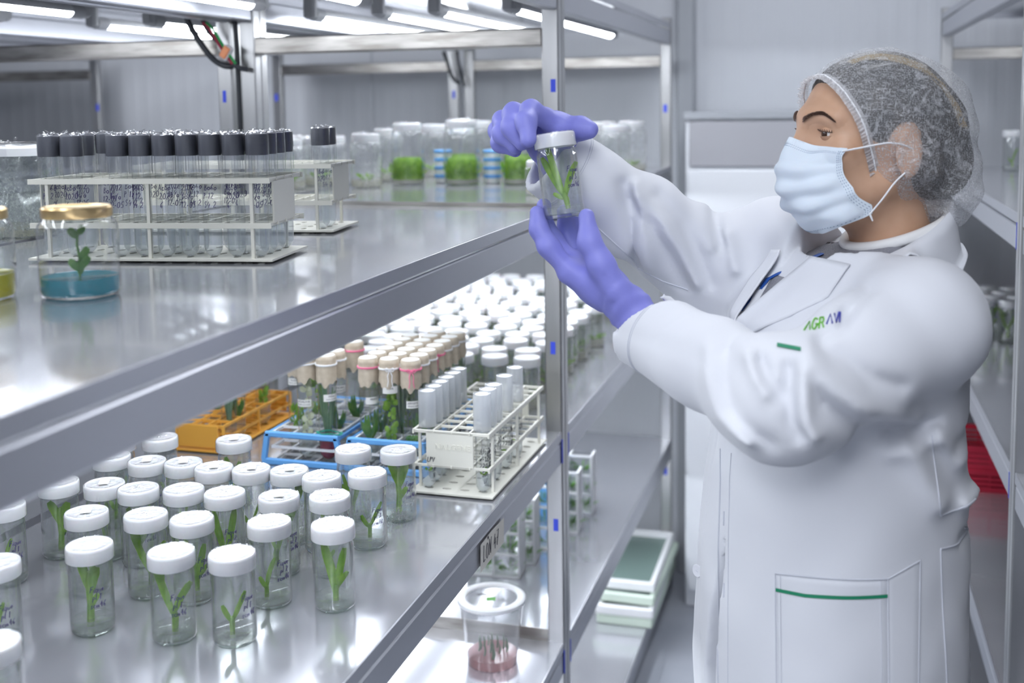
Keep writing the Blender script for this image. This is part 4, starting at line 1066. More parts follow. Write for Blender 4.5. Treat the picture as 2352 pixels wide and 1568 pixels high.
# ---- shaded rack: jars, jars in bulk, red crates
for (x, y, lb) in ((.978, 3.40, 'first'), (1.042, 3.36, 'second'), (1.106, 3.40, 'third')):
    lb = 'white-lidded jar on the upper level of the shaded rack, %s from the aisle' % lb
    make_jar(x, y, LV['U'], 3, lb, 'white-lidded jars on the shaded rack')
k = 0
for j in range(4):
    for i in range(6):
        make_jar(.895+i*.066+(.03 if j % 2 else 0), 3.25+j*.075, LV['L'], (k % 6), 'white-lidded jar massed on the shaded rack, %s row from the wall, %s from the aisle' % (ORD[3-j], ORD[i]), 'jars massed on the shaded rack'); k += 1
def crate(x, y, z, rz, label):
    r = empty('plastic_crate', (x, y, z), rz); tag(r, label, 'crate', 'red crates on the shaded rack')
    W_, D2, H2 = .32, .24, .060
    MB().box(0, W_, 0, D2, 0, .004).build('base', MT['red_pl'], r)
    for yy in (0, D2-.004):
        for k_ in range(4): MB().box(0, W_, yy, yy+.004, .006+k_*.014, .0145+k_*.014).build('slat', MT['red_pl'], r)
        MB().box(0, W_, yy-.002, yy+.006, H2-.003, H2+.003).build('rim', MT['red_pl'], r)
    for xx in (0, W_-.004):
        for k_ in range(4): MB().box(xx, xx+.004, 0, D2, .006+k_*.014, .0145+k_*.014).build('slat', MT['red_pl'], r)
        for yy in (0, D2/2, D2-.004): MB().box(xx, xx+.004, yy, yy+.004, 0, H2).build('upright', MT['red_pl'], r)
    for xx in (W_*.25, W_*.5, W_*.75):
        for yy in (0, D2-.004): MB().box(xx-.002, xx+.002, yy-.0005, yy+.0045, 0, H2).build('upright', MT['red_pl'], r)
    return r
crate(.850, 3.30, LV['T'], .02, 'red slatted crate, lower of two on the shaded rack'); crate(.852, 3.302, LV['T']+.064, .03, 'red slatted crate, upper of two on the shaded rack')

# ---- hanging cables between the back-to-back posts, shelf label
def cable(pts, rad, label, name='power_cable', m_='black_cable', cat='cable', n=24, group=None):
    P = [Vector(p) for p in pts]; out = []
    for i in range(len(P)-1):
        p0, p1, p2, p3 = P[max(i-1, 0)], P[i], P[i+1], P[min(i+2, len(P)-1)]
        for t in [k_/8 for k_ in range(8)]:
            out.append(.5*((2*p1)+(-p0+p2)*t+(2*p0-5*p1+4*p2-p3)*t*t+(-p0+3*p1-3*p2+p3)*t**3))
    out.append(P[-1])
    o = MB().tube(out, rad, 8).build(name, MT[m_] if isinstance(m_, str) else m_, None, True)
    if label: tag(o, label, cat, group)
    return o
yb = YA1-PY-.012
c1 = cable([(-.800, yb-.03, 1.815), (-.780, yb-.02, 1.762), (-.750, yb-.010, 1.712), (-.722, yb-.006, 1.690), (-.702, yb+.004, 1.688)], .0065, 'thick black cable drooping in front of the back-to-back posts')
c2 = cable([(-.762, yb-.03, 1.815), (-.748, yb-.02, 1.768), (-.712, yb-.012, 1.722), (-.690, yb-.008, 1.688), (-.668, yb+.004, 1.680)], .0055, 'black cable with bundled coloured wires and an orange tag')
for nm, off, mt_ in (('green_wire', .0045, mat('green_wire', (.02, .30, .08), .4)), ('red_wire', -.0035, mat('red_wire', (.30, .02, .05), .4))):
    o = cable([(-.742+off, yb-.038, 1.778), (-.730+off, yb-.030, 1.762), (-.710+off, yb-.020, 1.722), (-.690+off, yb-.015, 1.692)], .0028, None, nm, mt_); o.parent = c2
t = MB().box(-.008, .008, -.006, .006, -.013, .013, bev=.002).build('orange_tag', mat('orange_tag', (.78, .30, .14), .5), c2); t.location = (-.706, yb-.020, 1.716); t.rotation_euler = (0, .6, 0)
t2 = MB().box(-.0095, .0095, -.005, .005, -.016, .016, bev=.002).build('tag_holder', MT['lamp_cap'], c2); t2.location = (-.7055, yb-.017, 1.715); t2.rotation_euler = (0, .6, 0)
cable([(-.701, YA1-.04, 1.84), (-.7010, YA1-.022, 1.76), (-.7008, YA1-.018, 1.6), (-.7008, YA1-.018, 1.41)], .0055, 'black cable running down the gap between the back-to-back posts')
yb2 = YC1-PY-.012
cable([(-.745, yb2-.03, 1.776), (-.735, yb2-.02, 1.74), (-.722, yb2-.01, 1.69), (-.702, yb2, 1.672)], .0065, 'blurred black cable hanging by the far back-to-back posts, the longer bend', group=None)
cable([(-.700, yb2-.03, 1.776), (-.695, yb2-.02, 1.73), (-.680, yb2-.01, 1.66)], .0055, 'blurred black cable hanging straight by the far back-to-back posts')
# paper label on the lower shelf edge
M = Matrix.Translation((.0008, 1.612, .885)) @ Matrix.Rotation(pi/2, 4, 'Z') @ Matrix.Rotation(pi/2, 4, 'X') @ Matrix.Rotation(radians(0), 4, 'Z')
sl = MB().add([tuple(M @ Vector(p)) for p in ((0, -.010, 0), (.125, -.009, 0), (.127, .033, 0), (.06, .036, 0), (.002, .034, 0))], [(0, 1, 2, 3, 4)]).build('paper_label', mat('aged_label_paper', (.60, .58, .53), .8)); tag(sl, 'white paper label with marker writing taped to the shelf edge', 'label')
write_flat(['LON 47', ], .026, M @ Matrix.Translation((.012, .028, .0006)), .0005, 3).build('writing', MT['ink'], sl)
write_flat(['"'], .026, M @ Matrix.Translation((.032, .030, .0006)), .0005, 3).build('accent', MT['ink'], sl)
# ------------------------------------------------------------------ implicit modelling (person)
def V3(*a): return np.array(a, np.float32)
def smin(a, b, k):
    h = np.clip(.5+.5*(b-a)/k, 0, 1); return b*(1-h)+a*h-k*h*(1-h)
def smax(a, b, k): return -smin(-a, -b, k)
def s_ell(P, c, r, R=None):
    q = P-np.asarray(c, np.float32)
    if R is not None: q = q@np.asarray(R, np.float32).T
    r = np.asarray(r, np.float32)
    k0 = np.linalg.norm(q/r, axis=-1); k1 = np.linalg.norm(q/(r*r), axis=-1)
    return k0*(k0-1)/np.maximum(k1, 1e-6)
def s_cap(P, a, b, ra, rb=None):
    rb = ra if rb is None else rb
    a = np.asarray(a, np.float32); b = np.asarray(b, np.float32); ab = b-a
    t = np.clip(((P-a)@ab)/max(float(ab@ab), 1e-9), 0, 1)
    return np.linalg.norm(P-(a+t[..., None]*ab), axis=-1)-(ra+(rb-ra)*t)
def s_chain(P, pts, rs, k=0.01):
    d = None
    for i in range(len(pts)-1):
        e = s_cap(P, pts[i], pts[i+1], rs[i], rs[i+1]); d = e if d is None else smin(d, e, k)
    return d
def s_sph(P, c, r): return np.linalg.norm(P-np.asarray(c, np.float32), axis=-1)-r
def grid(lo, hi, h):
    lo = np.array(lo, np.float32); n = np.ceil((np.array(hi)-lo)/h).astype(int)+1
    ax = [lo[i]+h*np.arange(n[i], dtype=np.float32) for i in range(3)]
    return np.stack(np.meshgrid(*ax, indexing='ij'), -1), lo
def surface_nets(F, lo, h):
    s = F < 0
    nx, ny, nz = F.shape
    c = s[:-1, :-1, :-1].astype(np.int8)
    for dx, dy, dz in ((1, 0, 0), (0, 1, 0), (1, 1, 0), (0, 0, 1), (1, 0, 1), (0, 1, 1), (1, 1, 1)):
        c = c+s[dx:nx-1+dx, dy:ny-1+dy, dz:nz-1+dz]
    act = (c > 0) & (c < 8)
    idx = np.argwhere(act); vid = -np.ones(act.shape, np.int64); vid[act] = np.arange(len(idx))
    acc = np.zeros((len(idx), 3), np.float32); cnt = np.zeros(len(idx), np.float32)
    corners = [(0, 0, 0), (1, 0, 0), (0, 1, 0), (1, 1, 0), (0, 0, 1), (1, 0, 1), (0, 1, 1), (1, 1, 1)]
    fv = [F[idx[:, 0]+a, idx[:, 1]+b_, idx[:, 2]+c_] for a, b_, c_ in corners]
    for i in range(8):
        for j in range(i+1, 8):
            d = np.array(corners[j])-np.array(corners[i])
            if abs(d).sum() != 1: continue
            m_ = (fv[i] < 0) != (fv[j] < 0)
            t = np.where(m_, fv[i]/np.where(m_, fv[i]-fv[j], 1), 0)
            acc += np.where(m_[:, None], np.array(corners[i], np.float32)+t[:, None]*d.astype(np.float32), 0); cnt += m_
    verts = (idx+acc/cnt[:, None])*h+lo
    quads = []
    for ax in range(3):
        o1, o2 = [(1, 2), (2, 0), (0, 1)][ax]
        sl0 = [slice(None)]*3; sl1 = [slice(None)]*3; sl0[ax] = slice(0, -1); sl1[ax] = slice(1, None)
        ch = s[tuple(sl0)] != s[tuple(sl1)]; first = s[tuple(sl0)]
        e = np.argwhere(ch); e = e[(e[:, o1] > 0) & (e[:, o2] > 0) & (e[:, o1] < F.shape[o1]-1) & (e[:, o2] < F.shape[o2]-1)]
        u1 = np.zeros(3, int); u1[o1] = 1; u2 = np.zeros(3, int); u2[o2] = 1
        g = lambda q: vid[q[:, 0], q[:, 1], q[:, 2]]
        q = np.stack([g(e-u1-u2), g(e-u2), g(e), g(e-u1)], 1)
        fl = ~first[e[:, 0], e[:, 1], e[:, 2]]
        q[fl] = q[fl][:, ::-1]
        quads.append(q[(q >= 0).all(1)])
    return verts, np.concatenate(quads)
def relax(v, f, n=2, lam=.5):
    a = np.concatenate([f[:, [0, 1]], f[:, [1, 2]], f[:, [2, 3]], f[:, [3, 0]]]); a = np.concatenate([a, a[:, ::-1]])
    for _ in range(n):
        s_ = np.zeros_like(v); np.add.at(s_, a[:, 0], v[a[:, 1]]); k = np.bincount(a[:, 0], minlength=len(v))[:, None]
        v = v+lam*(s_/np.maximum(k, 1)-v)
    return v
def net_mesh(name, fn, lo, hi, h, smooth=1, keep=None, chunk=True):
    G, o = grid(lo, hi, h)
    # coarse pass, then the full grid only near the surface
    st = 6; C = G[::st, ::st, ::st]; Fc = fn(C)
    near = np.abs(Fc) < h*st*2.1
    up = lambda a: a.repeat(st, 0).repeat(st, 1).repeat(st, 2)
    def pad(a):
        q = a.copy()
        for ax in range(3):
            q |= np.roll(a, 1, ax) | np.roll(a, -1, ax); a = q.copy()
        return q
    nx, ny, nz = G.shape[:3]
    sh = lambda a: up(a)[:nx, :ny, :nz]
    F = sh(np.where(Fc < 0, -1, 1).astype(np.float32)).copy()
    mk_ = sh(pad(near)); pts = G[mk_]; out = np.empty(len(pts), np.float32)
    for i in range(0, len(pts), 200000): out[i:i+200000] = fn(pts[i:i+200000])
    F[mk_] = out
    v, q = surface_nets(F, o, h)
    if smooth: v = relax(v, q, smooth)
    if keep is not None:
        k = keep(v); m_ = k[q].all(1); q = q[m_]
        used = np.unique(q); mp = -np.ones(len(v), int); mp[used] = np.arange(len(used)); v = v[used]; q = mp[q]
    me = bpy.data.meshes.new(name)
    me.vertices.add(len(v)); me.vertices.foreach_set('co', v.astype(np.float32).ravel())
    me.loops.add(q.size); me.loops.foreach_set('vertex_index', q.astype(np.int32).ravel())
    me.polygons.add(len(q)); me.polygons.foreach_set('loop_start', np.arange(0, q.size, 4, dtype=np.int32)); me.polygons.foreach_set('loop_total', np.full(len(q), 4, np.int32))
    me.update(calc_edges=True); me.validate()
    me.polygons.foreach_set('use_smooth', [True]*len(me.polygons))
    return me
# ------------------------------------------------------------------ the person
MT['coat'] = mat('white_coat_cotton', (0.69, 0.705, 0.75), 0.72, sheen=.15); noise_bump(MT['coat'], (1, 1, 1), 900, .10, .0006)
MT['coat_thread'] = mat('coat_seam_thread', (0.60, 0.62, 0.68), 0.8)
MT['green_trim'] = mat('green_piping', (0.01, 0.22, 0.11), 0.6)
MT['logo_green'] = mat('green_embroidery', (0.16, 0.50, 0.05), 0.6)
MT['logo_blue'] = mat('blue_embroidery', (0.06, 0.07, 0.42), 0.6)
MT['glove'] = mat('violet_nitrile', (0.235, 0.245, 0.66), 0.52); noise_bump(MT['glove'], (1, 1, 1), 130, .25, .002)
MT['skin'] = mat('skin', (0.56, 0.34, 0.22), 0.48, sss=.12); noise_color(MT['skin'], (0.54, 0.325, 0.21), (0.59, 0.365, 0.245), (1, 1, 1), 30)
MT['hair'] = mat('dark_brown_hair', (0.03, 0.024, 0.022), 0.45); noise_color(MT['hair'], (0.010, 0.009, 0.010), (0.050, 0.040, 0.034), (1, 1, 1), 40)
MT['hair_blond'] = mat('blond_streak', (0.36, 0.27, 0.14), 0.5)
MT['mask'] = mat('pale_blue_mask_fabric', (0.72, 0.79, 0.87), 0.75, sss=.1); noise_bump(MT['mask'], (1, 1, 1), 600, .1, .0006)
MT['mask_edge'] = mat('mask_edge_band', (0.74, 0.82, 0.90), 0.7)
MT['stitch'] = mat('mask_stitch', (0.22, 0.30, 0.42), 0.8)
MT['loop'] = mat('white_ear_loop', (0.84, 0.85, 0.87), 0.8)
MT['shirt'] = mat('grey_knit_shirt', (0.22, 0.22, 0.25), 0.85); noise_color(MT['shirt'], (0.18, 0.18, 0.21), (0.27, 0.27, 0.30), (1, 1, 6), 300)
MT['neckband'] = mat('white_neckband', (0.78, 0.78, 0.78), 0.8)
MT['lanyard'] = mat('blue_lanyard', (0.02, 0.09, 0.38), 0.6)
MT['trouser'] = mat('slate_trousers', (0.13, 0.15, 0.20), 0.8)
MT['shoe'] = mat('white_shoe_leather', (0.72, 0.73, 0.75), 0.45)
MT['eye_white'] = mat('eye_white', (0.78, 0.74, 0.71), 0.2)
MT['iris'] = mat('brown_iris', (0.05, 0.022, 0.012), 0.12)
MT['brow'] = mat('brow_hair', (0.13, 0.075, 0.055), 0.7)
MT['button'] = mat('white_button', (0.76, 0.77, 0.82), 0.3)
MT['pearl'] = mat('pearl', (0.80, 0.76, 0.70), 0.18)
MT['gold'] = mat('bracelet_metal', (0.45, 0.27, 0.12), 0.3, 1.0)

SL = V3(.626, 1.410, 1.334); EL = V3(.474, 1.268, 1.263); WL = V3(.286, 1.418, 1.316)
SR = V3(.440, 1.690, 1.388); ER = V3(.366, 1.668, 1.345); WR = V3(.166, 1.545, 1.503)
HEADC = V3(.562, 1.560, 1.559)
HD = radians(62); HF = V3(-sin(HD), -cos(HD), 0); HL = V3(cos(HD)*1.0, -sin(HD), 0); HU = V3(0, 0, 1)
# left of the face must point towards -y
HL = V3(-HF[1], HF[0], 0)
HR = np.stack([HF, HL, HU])          # rows: local axes
def hw(f, l, u): return HEADC+HF*f+HL*l+HU*u

# torso: ellipses up the body   z, cx, cy, front-back, lateral, heading (deg from the camera axis towards -x)
TORSO = np.array([[0.50, .530, 1.520, .175, .215, 72], [0.70, .526, 1.520, .176, .214, 72], [0.85, .522, 1.520, .176, .210, 72], [0.97, .520, 1.520, .173, .203, 71],
                  [1.06, .521, 1.520, .166, .194, 70], [1.15, .524, 1.523, .160, .188, 66], [1.25, .527, 1.530, .152, .186, 60], [1.32, .530, 1.540, .135, .172, 56],
                  [1.365, .536, 1.547, .100, .138, 54], [1.400, .545, 1.552, .072, .098, 54], [1.430, .552, 1.556, .048, .062, 54]], np.float32)
def s_torso(P, grow=0.0):
    z = P[..., 2]
    g = lambda i: np.interp(z, TORSO[:, 0], TORSO[:, i]).astype(np.float32)
    cx, cy, a, b_, th = g(1), g(2), g(3)+grow, g(4)+grow, np.radians(g(5))
    dx, dy = P[..., 0]-cx, P[..., 1]-cy
    fx, fy = -np.sin(th), -np.cos(th)
    u = dx*fx+dy*fy; v = -dx*fy+dy*fx
    ang = np.arctan2(v, u)
    k = np.sqrt((u/a)**2+(v/b_)**2)
    d = (k-1)*np.minimum(a, b_)
    return d, u, v, ang
def hashnoise(P, f, s=0.0):
    x, y, z = P[..., 0]*f+s, P[..., 1]*f+1.3*s, P[..., 2]*f-s
    return (np.sin(x*1.0+1.7*np.sin(y*.9+.4*z))+np.sin(y*1.3+1.1*np.sin(z*1.1+.7*x))+np.sin(z*1.2+1.4*np.sin(x*.8+.6*y)))/3
def folds(P, d, lst):
    """soft cloth folds: ridges (positive) and creases (negative) laid along polylines on the surface"""
    for pts, r, amp in lst:
        e = None; sq = V3(1, .3, 1); pts = [p*sq for p in pts]
        for i in range(len(pts)-1):
            q = s_cap(P*sq, pts[i], pts[i+1], 0.0); e = q if e is None else np.minimum(e, q)
        d = d-amp*1.7*np.exp(-(e/(r*.85))**1.4)
    return d
def arm(P, a, b_, c, rs):
    u = s_cap(P, a, b_, rs[0], rs[1]); w_ = s_cap(P, b_, c, rs[1], rs[2]); return smin(u, w_, .035)
def along(P, a, b_):
    ab = np.asarray(b_)-np.asarray(a); L2 = float(ab@ab); t = ((P-a)@ab)/L2; return t
def lerp(a, b_, t): return np.asarray(a)*(1-t)+np.asarray(b_)*t

CUFL = lerp(WL, EL, .05); CUFR = lerp(WR, ER, -.13)
FOLDS = [([V3(*p) for p in l], r, a) for l, r, a in (
 ([[0.3922, 1.2851, 1.3168], [0.3949, 1.2626, 1.2914], [0.409, 1.2454, 1.2563], [0.4423, 1.201, 1.2352]], 0.011, 0.009),
 ([[0.4533, 1.236, 1.3179], [0.4633, 1.2129, 1.3009], [0.4749, 1.2091, 1.2878]], 0.008, -0.009),
 ([[0.4827, 1.2195, 1.3136], [0.4833, 1.2103, 1.2942], [0.4868, 1.2006, 1.2621], [0.4951, 1.1984, 1.2459]], 0.0075, -0.011),
 ([[0.5038, 1.2449, 1.3256], [0.5184, 1.2283, 1.3059], [0.5545, 1.2383, 1.2738], [0.6165, 1.3707, 1.2329]], 0.013, 0.009),
 ([[0.5119, 1.2624, 1.3295], [0.5373, 1.2531, 1.3193], [0.5711, 1.2677, 1.2966], [0.5994, 1.2848, 1.2853]], 0.01, -0.006),
 ([[0.5425, 1.3128, 1.3586], [0.5366, 1.2987, 1.3487], [0.5142, 1.2809, 1.336]], 0.008, -0.009),
 ([[0.5659, 1.3612, 1.3788], [0.5538, 1.3372, 1.3697], [0.5392, 1.3139, 1.3583]], 0.008, -0.007),
 ([[0.5923, 1.3583, 1.2097], [0.6445, 1.392, 1.2184]], 0.009, -0.011),
 ([[0.6076, 1.3638, 1.203], [0.6369, 1.3857, 1.1453], [0.6496, 1.3934, 1.1241]], 0.013, 0.009),
 ([[0.6441, 1.3913, 1.2144], [0.6648, 1.4293, 1.1781], [0.6755, 1.436, 1.1661]], 0.01, 0.008),
 ([[0.2445, 1.525, 1.4878], [0.2529, 1.534, 1.4458], [0.2531, 1.5818, 1.3688]], 0.008, -0.009),
 ([[0.2694, 1.5507, 1.471], [0.2965, 1.5438, 1.4382], [0.3198, 1.5657, 1.3949], [0.3403, 1.5762, 1.3448]], 0.009, 0.009),
 ([[0.3546, 1.6446, 1.4427], [0.3606, 1.613, 1.4259], [0.3717, 1.5958, 1.3984]], 0.008, -0.012),
 ([[0.3788, 1.609, 1.4118], [0.3927, 1.5798, 1.3667]], 0.011, 0.009),
 ([[0.4987, 1.2195, 1.3136], [0.4993, 1.2103, 1.2942], [0.5028, 1.2006, 1.2621], [0.5111, 1.1984, 1.2459]], 0.009, 0.009),
 ([[0.4393, 1.236, 1.3219], [0.4493, 1.2129, 1.3049], [0.4609, 1.2091, 1.2918]], 0.009, 0.007),
 ([[0.5038, 1.2449, 1.2976], [0.5184, 1.2283, 1.2779], [0.5545, 1.2383, 1.2458], [0.6165, 1.3707, 1.2049]], 0.012, -0.007),
 ([[0.4142, 1.2851, 1.3168], [0.4169, 1.2626, 1.2914], [0.431, 1.2454, 1.2563], [0.4643, 1.201, 1.2352]], 0.01, -0.006),
 ([[0.2625, 1.525, 1.4878], [0.2709, 1.534, 1.4458], [0.2711, 1.5818, 1.3688]], 0.011, 0.008),
 ([[0.2874, 1.5507, 1.471], [0.3145, 1.5438, 1.4382], [0.3378, 1.5657, 1.3949], [0.3583, 1.5762, 1.3448]], 0.009, -0.009),
 ([[0.2494, 1.5507, 1.467], [0.2765, 1.5438, 1.4342], [0.2998, 1.5657, 1.3909], [0.3203, 1.5762, 1.3408]], 0.01, -0.005),
 ([[0.3406, 1.6446, 1.4427], [0.3466, 1.613, 1.4259], [0.3577, 1.5958, 1.3984]], 0.01, 0.01),
 ([[0.5305, 1.3128, 1.3466], [0.5246, 1.2987, 1.3367], [0.5022, 1.2809, 1.324]], 0.01, 0.007),
 ([[0.5923, 1.3583, 1.1897], [0.6445, 1.392, 1.1984]], 0.01, 0.007),
 ([[0.6296, 1.3638, 1.213], [0.6589, 1.3857, 1.1553], [0.6716, 1.3934, 1.1341]], 0.01, -0.008),
 ([[0.7, 1.47, 1.19], [0.69, 1.44, 1.185], [0.675, 1.41, 1.182]], 0.01, -0.012),
 ([[0.7, 1.47, 1.115], [0.685, 1.43, 1.112]], 0.01, 0.009),
 ([[0.7, 1.48, 1.06], [0.685, 1.44, 1.062]], 0.008, -0.009))]
NECK0 = hw(-.022, 0, -.08); NECK1 = hw(-.052, 0.0, -.190)
def f_coat(P):
    d, u, v, ang = s_torso(P)
    z = P[..., 2]
    # hanging folds of the skirt
    sk = np.clip((1.02-z)/.4, 0, 1)
    d = d-.006*sk*np.sin(ang*7+1.2*np.sin(z*6))-.003*np.sin(ang*3+z*5)
    # shoulders
    d = smin(d, s_cap(P, V3(.585, 1.490, 1.350), SL, .046, .066), .04)
    d = smin(d, s_cap(P, V3(.50, 1.60, 1.392), SR, .050, .060), .04)
    L_ = arm(P, SL, EL, CUFL, (.077, .062, .053))
    tl = along(P, SL, EL); tf = along(P, EL, CUFL)
    L_ = L_-.0040*np.sin(tl*16+3*hashnoise(P, 14))*np.clip(1-np.abs(tl-.5)*2, 0, 1)-.0035*np.sin(tf*15+3*hashnoise(P, 16, 2))*np.clip(1-np.abs(tf-.45)*2, 0, 1)
    R_ = arm(P, SR, ER, CUFR, (.070, .074, .053))
    tr = along(P, ER, CUFR)
    R_ = R_-.0045*np.sin(tr*15+3*hashnoise(P, 13, 4))*np.clip(1-np.abs(tr-.5)*2, 0, 1)
    arms = np.minimum(L_, R_)
    d = smin(d, arms, .030)
    d = folds(P, d, FOLDS)-.0022*hashnoise(P, 26, 1)-.0012*hashnoise(P, 55, 3)
    # neck opening with a V at the front
    qh = (P-HEADC)@HR.T
    n = np.maximum(-(qh[..., 2]+.186+.60*qh[..., 0]), s_cap(P, HEADC, hw(-.015, 0, -.22), .092, .088))
    d = smax(d, -n, .006); d = smax(d, -s_cap(P, NECK0, NECK1, .060, .062), .004)
    ch, uu, vv, _ = s_torso(P, -.012)
    wv = np.clip((z-1.312)*.52, 0, 1)           # V widens upwards
    vcut = np.maximum(np.abs(v+.006)-wv, np.maximum(-(u-.02), -ch))
    d = smax(d, -vcut, .004)
    # hollow cuffs
    ax = (CUFL-EL)/np.linalg.norm(CUFL-EL); e = (P-CUFL)@ax
    ax2 = (CUFR-ER)/np.linalg.norm(CUFR-ER); e2 = (P-CUFR)@ax2
    near = lambda c: np.linalg.norm(P-c, axis=-1) < .12
    d = np.where(near(CUFL), smax(d, e-.004, .003), d); d = np.where(near(CUFR), smax(d, e2-.004, .003), d)
    d = np.maximum(d, -s_cap(P, CUFL-ax*.012, CUFL+ax*.05, .0425)); d = np.maximum(d, -s_cap(P, CUFR-ax2*.012, CUFR+ax2*.05, .042))
    # open front: the slit of the coat skirt
    gap = np.clip((1.055-z)*.17, 0, .034)
    inn, _, _, _ = s_torso(P, -.030)
    slit = np.maximum(np.maximum(v-.066, (.066-gap)-v), np.maximum(-u, -inn))
    d = smax(d, -slit, .003)
    return np.maximum(d, .46-z)
def f_chest(P):
    """front of the coat without sleeves, used to lay collar and lapels"""
    d, u, v, ang = s_torso(P)
    d = smin(d, s_cap(P, V3(.585, 1.490, 1.350), SL, .046, .066), .04)
    return smin(d, s_cap(P, V3(.50, 1.60, 1.392), SR, .050, .060), .04)
person = empty('person', (.53, 1.52, 0)); tag(person, 'person in white lab coat, violet gloves, mask and hair net holding up a jar', 'person')
PINV = Matrix.Translation((-.53, -1.52, 0))
def pchild(name, me, mt, parent=None, smooth=True):
    me.transform(PINV)
    if len(me.materials) == 0: me.materials.append(MT[mt] if isinstance(mt, str) else mt)
    o = bpy.data.objects.new(name, me); COL.objects.link(o); o.parent = parent or person; return o
def pmb(mb, name, mt, parent=None, smooth=True, ang=50):
    me = mb.mesh(name); shade(me, smooth, ang); return pchild(name, me, mt, parent)
coat_me = net_mesh('lab_coat', f_coat, (.06, 1.10, .44), (.78, 1.84, 1.585), .0042, 1)
coat = pchild('lab_coat', coat_me, 'coat')

# ---- body: head, neck, torso under the clothes, legs: one skin
def f_body(P):
    q = (P-HEADC)@HR.T
    d = s_ell(q, (-.014, 0, .015), (.096, .076, .083))
    d = smin(d, s_ell(q, (.026, 0, -.040), (.066, .061, .084)), .02)
    for s_ in (-1, 1):
        d = smin(d, s_cap(q, (.002, s_*.050, -.066), (.058, s_*.016, -.106), .019, .017), .02)
        d = smin(d, s_sph(q, (.054, s_*.043, -.024), .021), .016)
        d = smin(d, s_cap(q, (.081, s_*.012, .016), (.066, s_*.043, .018), .0100, .008), .020)
        d = smax(d, -s_sph(q, (.0935, s_*.0325, -.002), .0135), .016)
    d = smin(d, s_sph(q, (.072, 0, -.106), .019), .018)
    d = smin(d, s_cap(q, (.083, 0, .010), (.103, 0, -.032), .0085, .0105), .010)
    # ears
    for s_ in (-1, 1):
        e = s_ell(q, (-.016, s_*.0785, -.026), (.0185, .0075, .033)); e = smax(e, -s_ell(q, (-.012, s_*.0875, -.024), (.011, .0075, .020)), .004)
        d = smin(d, e, .006)
    d = smin(d, s_cap(P, NECK0, NECK1, .050, .056), .025)
    t, _, _, _ = s_torso(P, -.022)
    t = np.maximum(t, P[..., 2]-1.355)
    d = smin(d, t, .03)
    d = smin(d, arm(P, SL, EL, WL, (.045, .036, .024)), .02); d = smin(d, arm(P, SR, ER, WR, (.045, .036, .024)), .02)
    z = P[..., 2]
    th = radians(72); lat = V3(cos(th), -sin(th), 0)
    for s_ in (-1, 1):
        b0 = V3(.525, 1.52, 0)+lat*s_*.085
        leg = s_chain(P, [b0+V3(0, 0, .80), b0+V3(-.01, 0, .48), b0+V3(.015, 0, .08)], [.085, .058, .038])
        d = smin(d, leg, .03)
    return d
body_me = net_mesh('body', f_body, (.10, 1.28, .04), (.74, 1.92, 1.70), .0075, 1)
# legs wear trousers: faces below the hips take the second material
body_me.materials.append(MT['skin']); body_me.materials.append(MT['trouser'])
zc = np.array([p.center.z for p in body_me.polygons]); body_me.polygons.foreach_set('material_index', (zc < 1.02).astype(np.int32))
body = pchild('body', body_me, 'skin')
# finer head skin over the same shape
head_me = net_mesh('head', f_body, tuple(HEADC-V3(.135, .135, .175)), tuple(HEADC+V3(.135, .135, .125)), .0030, 1)
head_me.materials.append(MT['skin'])
# keep one continuous body: cut the coarse head off and let the fine one overlap inside the neck
bm_v = np.array([v.co[:] for v in body_me.vertices])
head = pchild('head', head_me, 'skin', body)
def hb_ray(o, d, fn=f_body, tmax=.3, back=True):
    """first surface met by a ray on an implicit shape"""
    o = np.asarray(o, np.float32); d = np.asarray(d, np.float32); d = d/np.linalg.norm(d); t = 0.0
    for _ in range(80):
        v = float(fn((o+d*t)[None, :])[0]); t += v*.7
        if abs(v) < 2e-4 or t > tmax: break
    return o+d*t
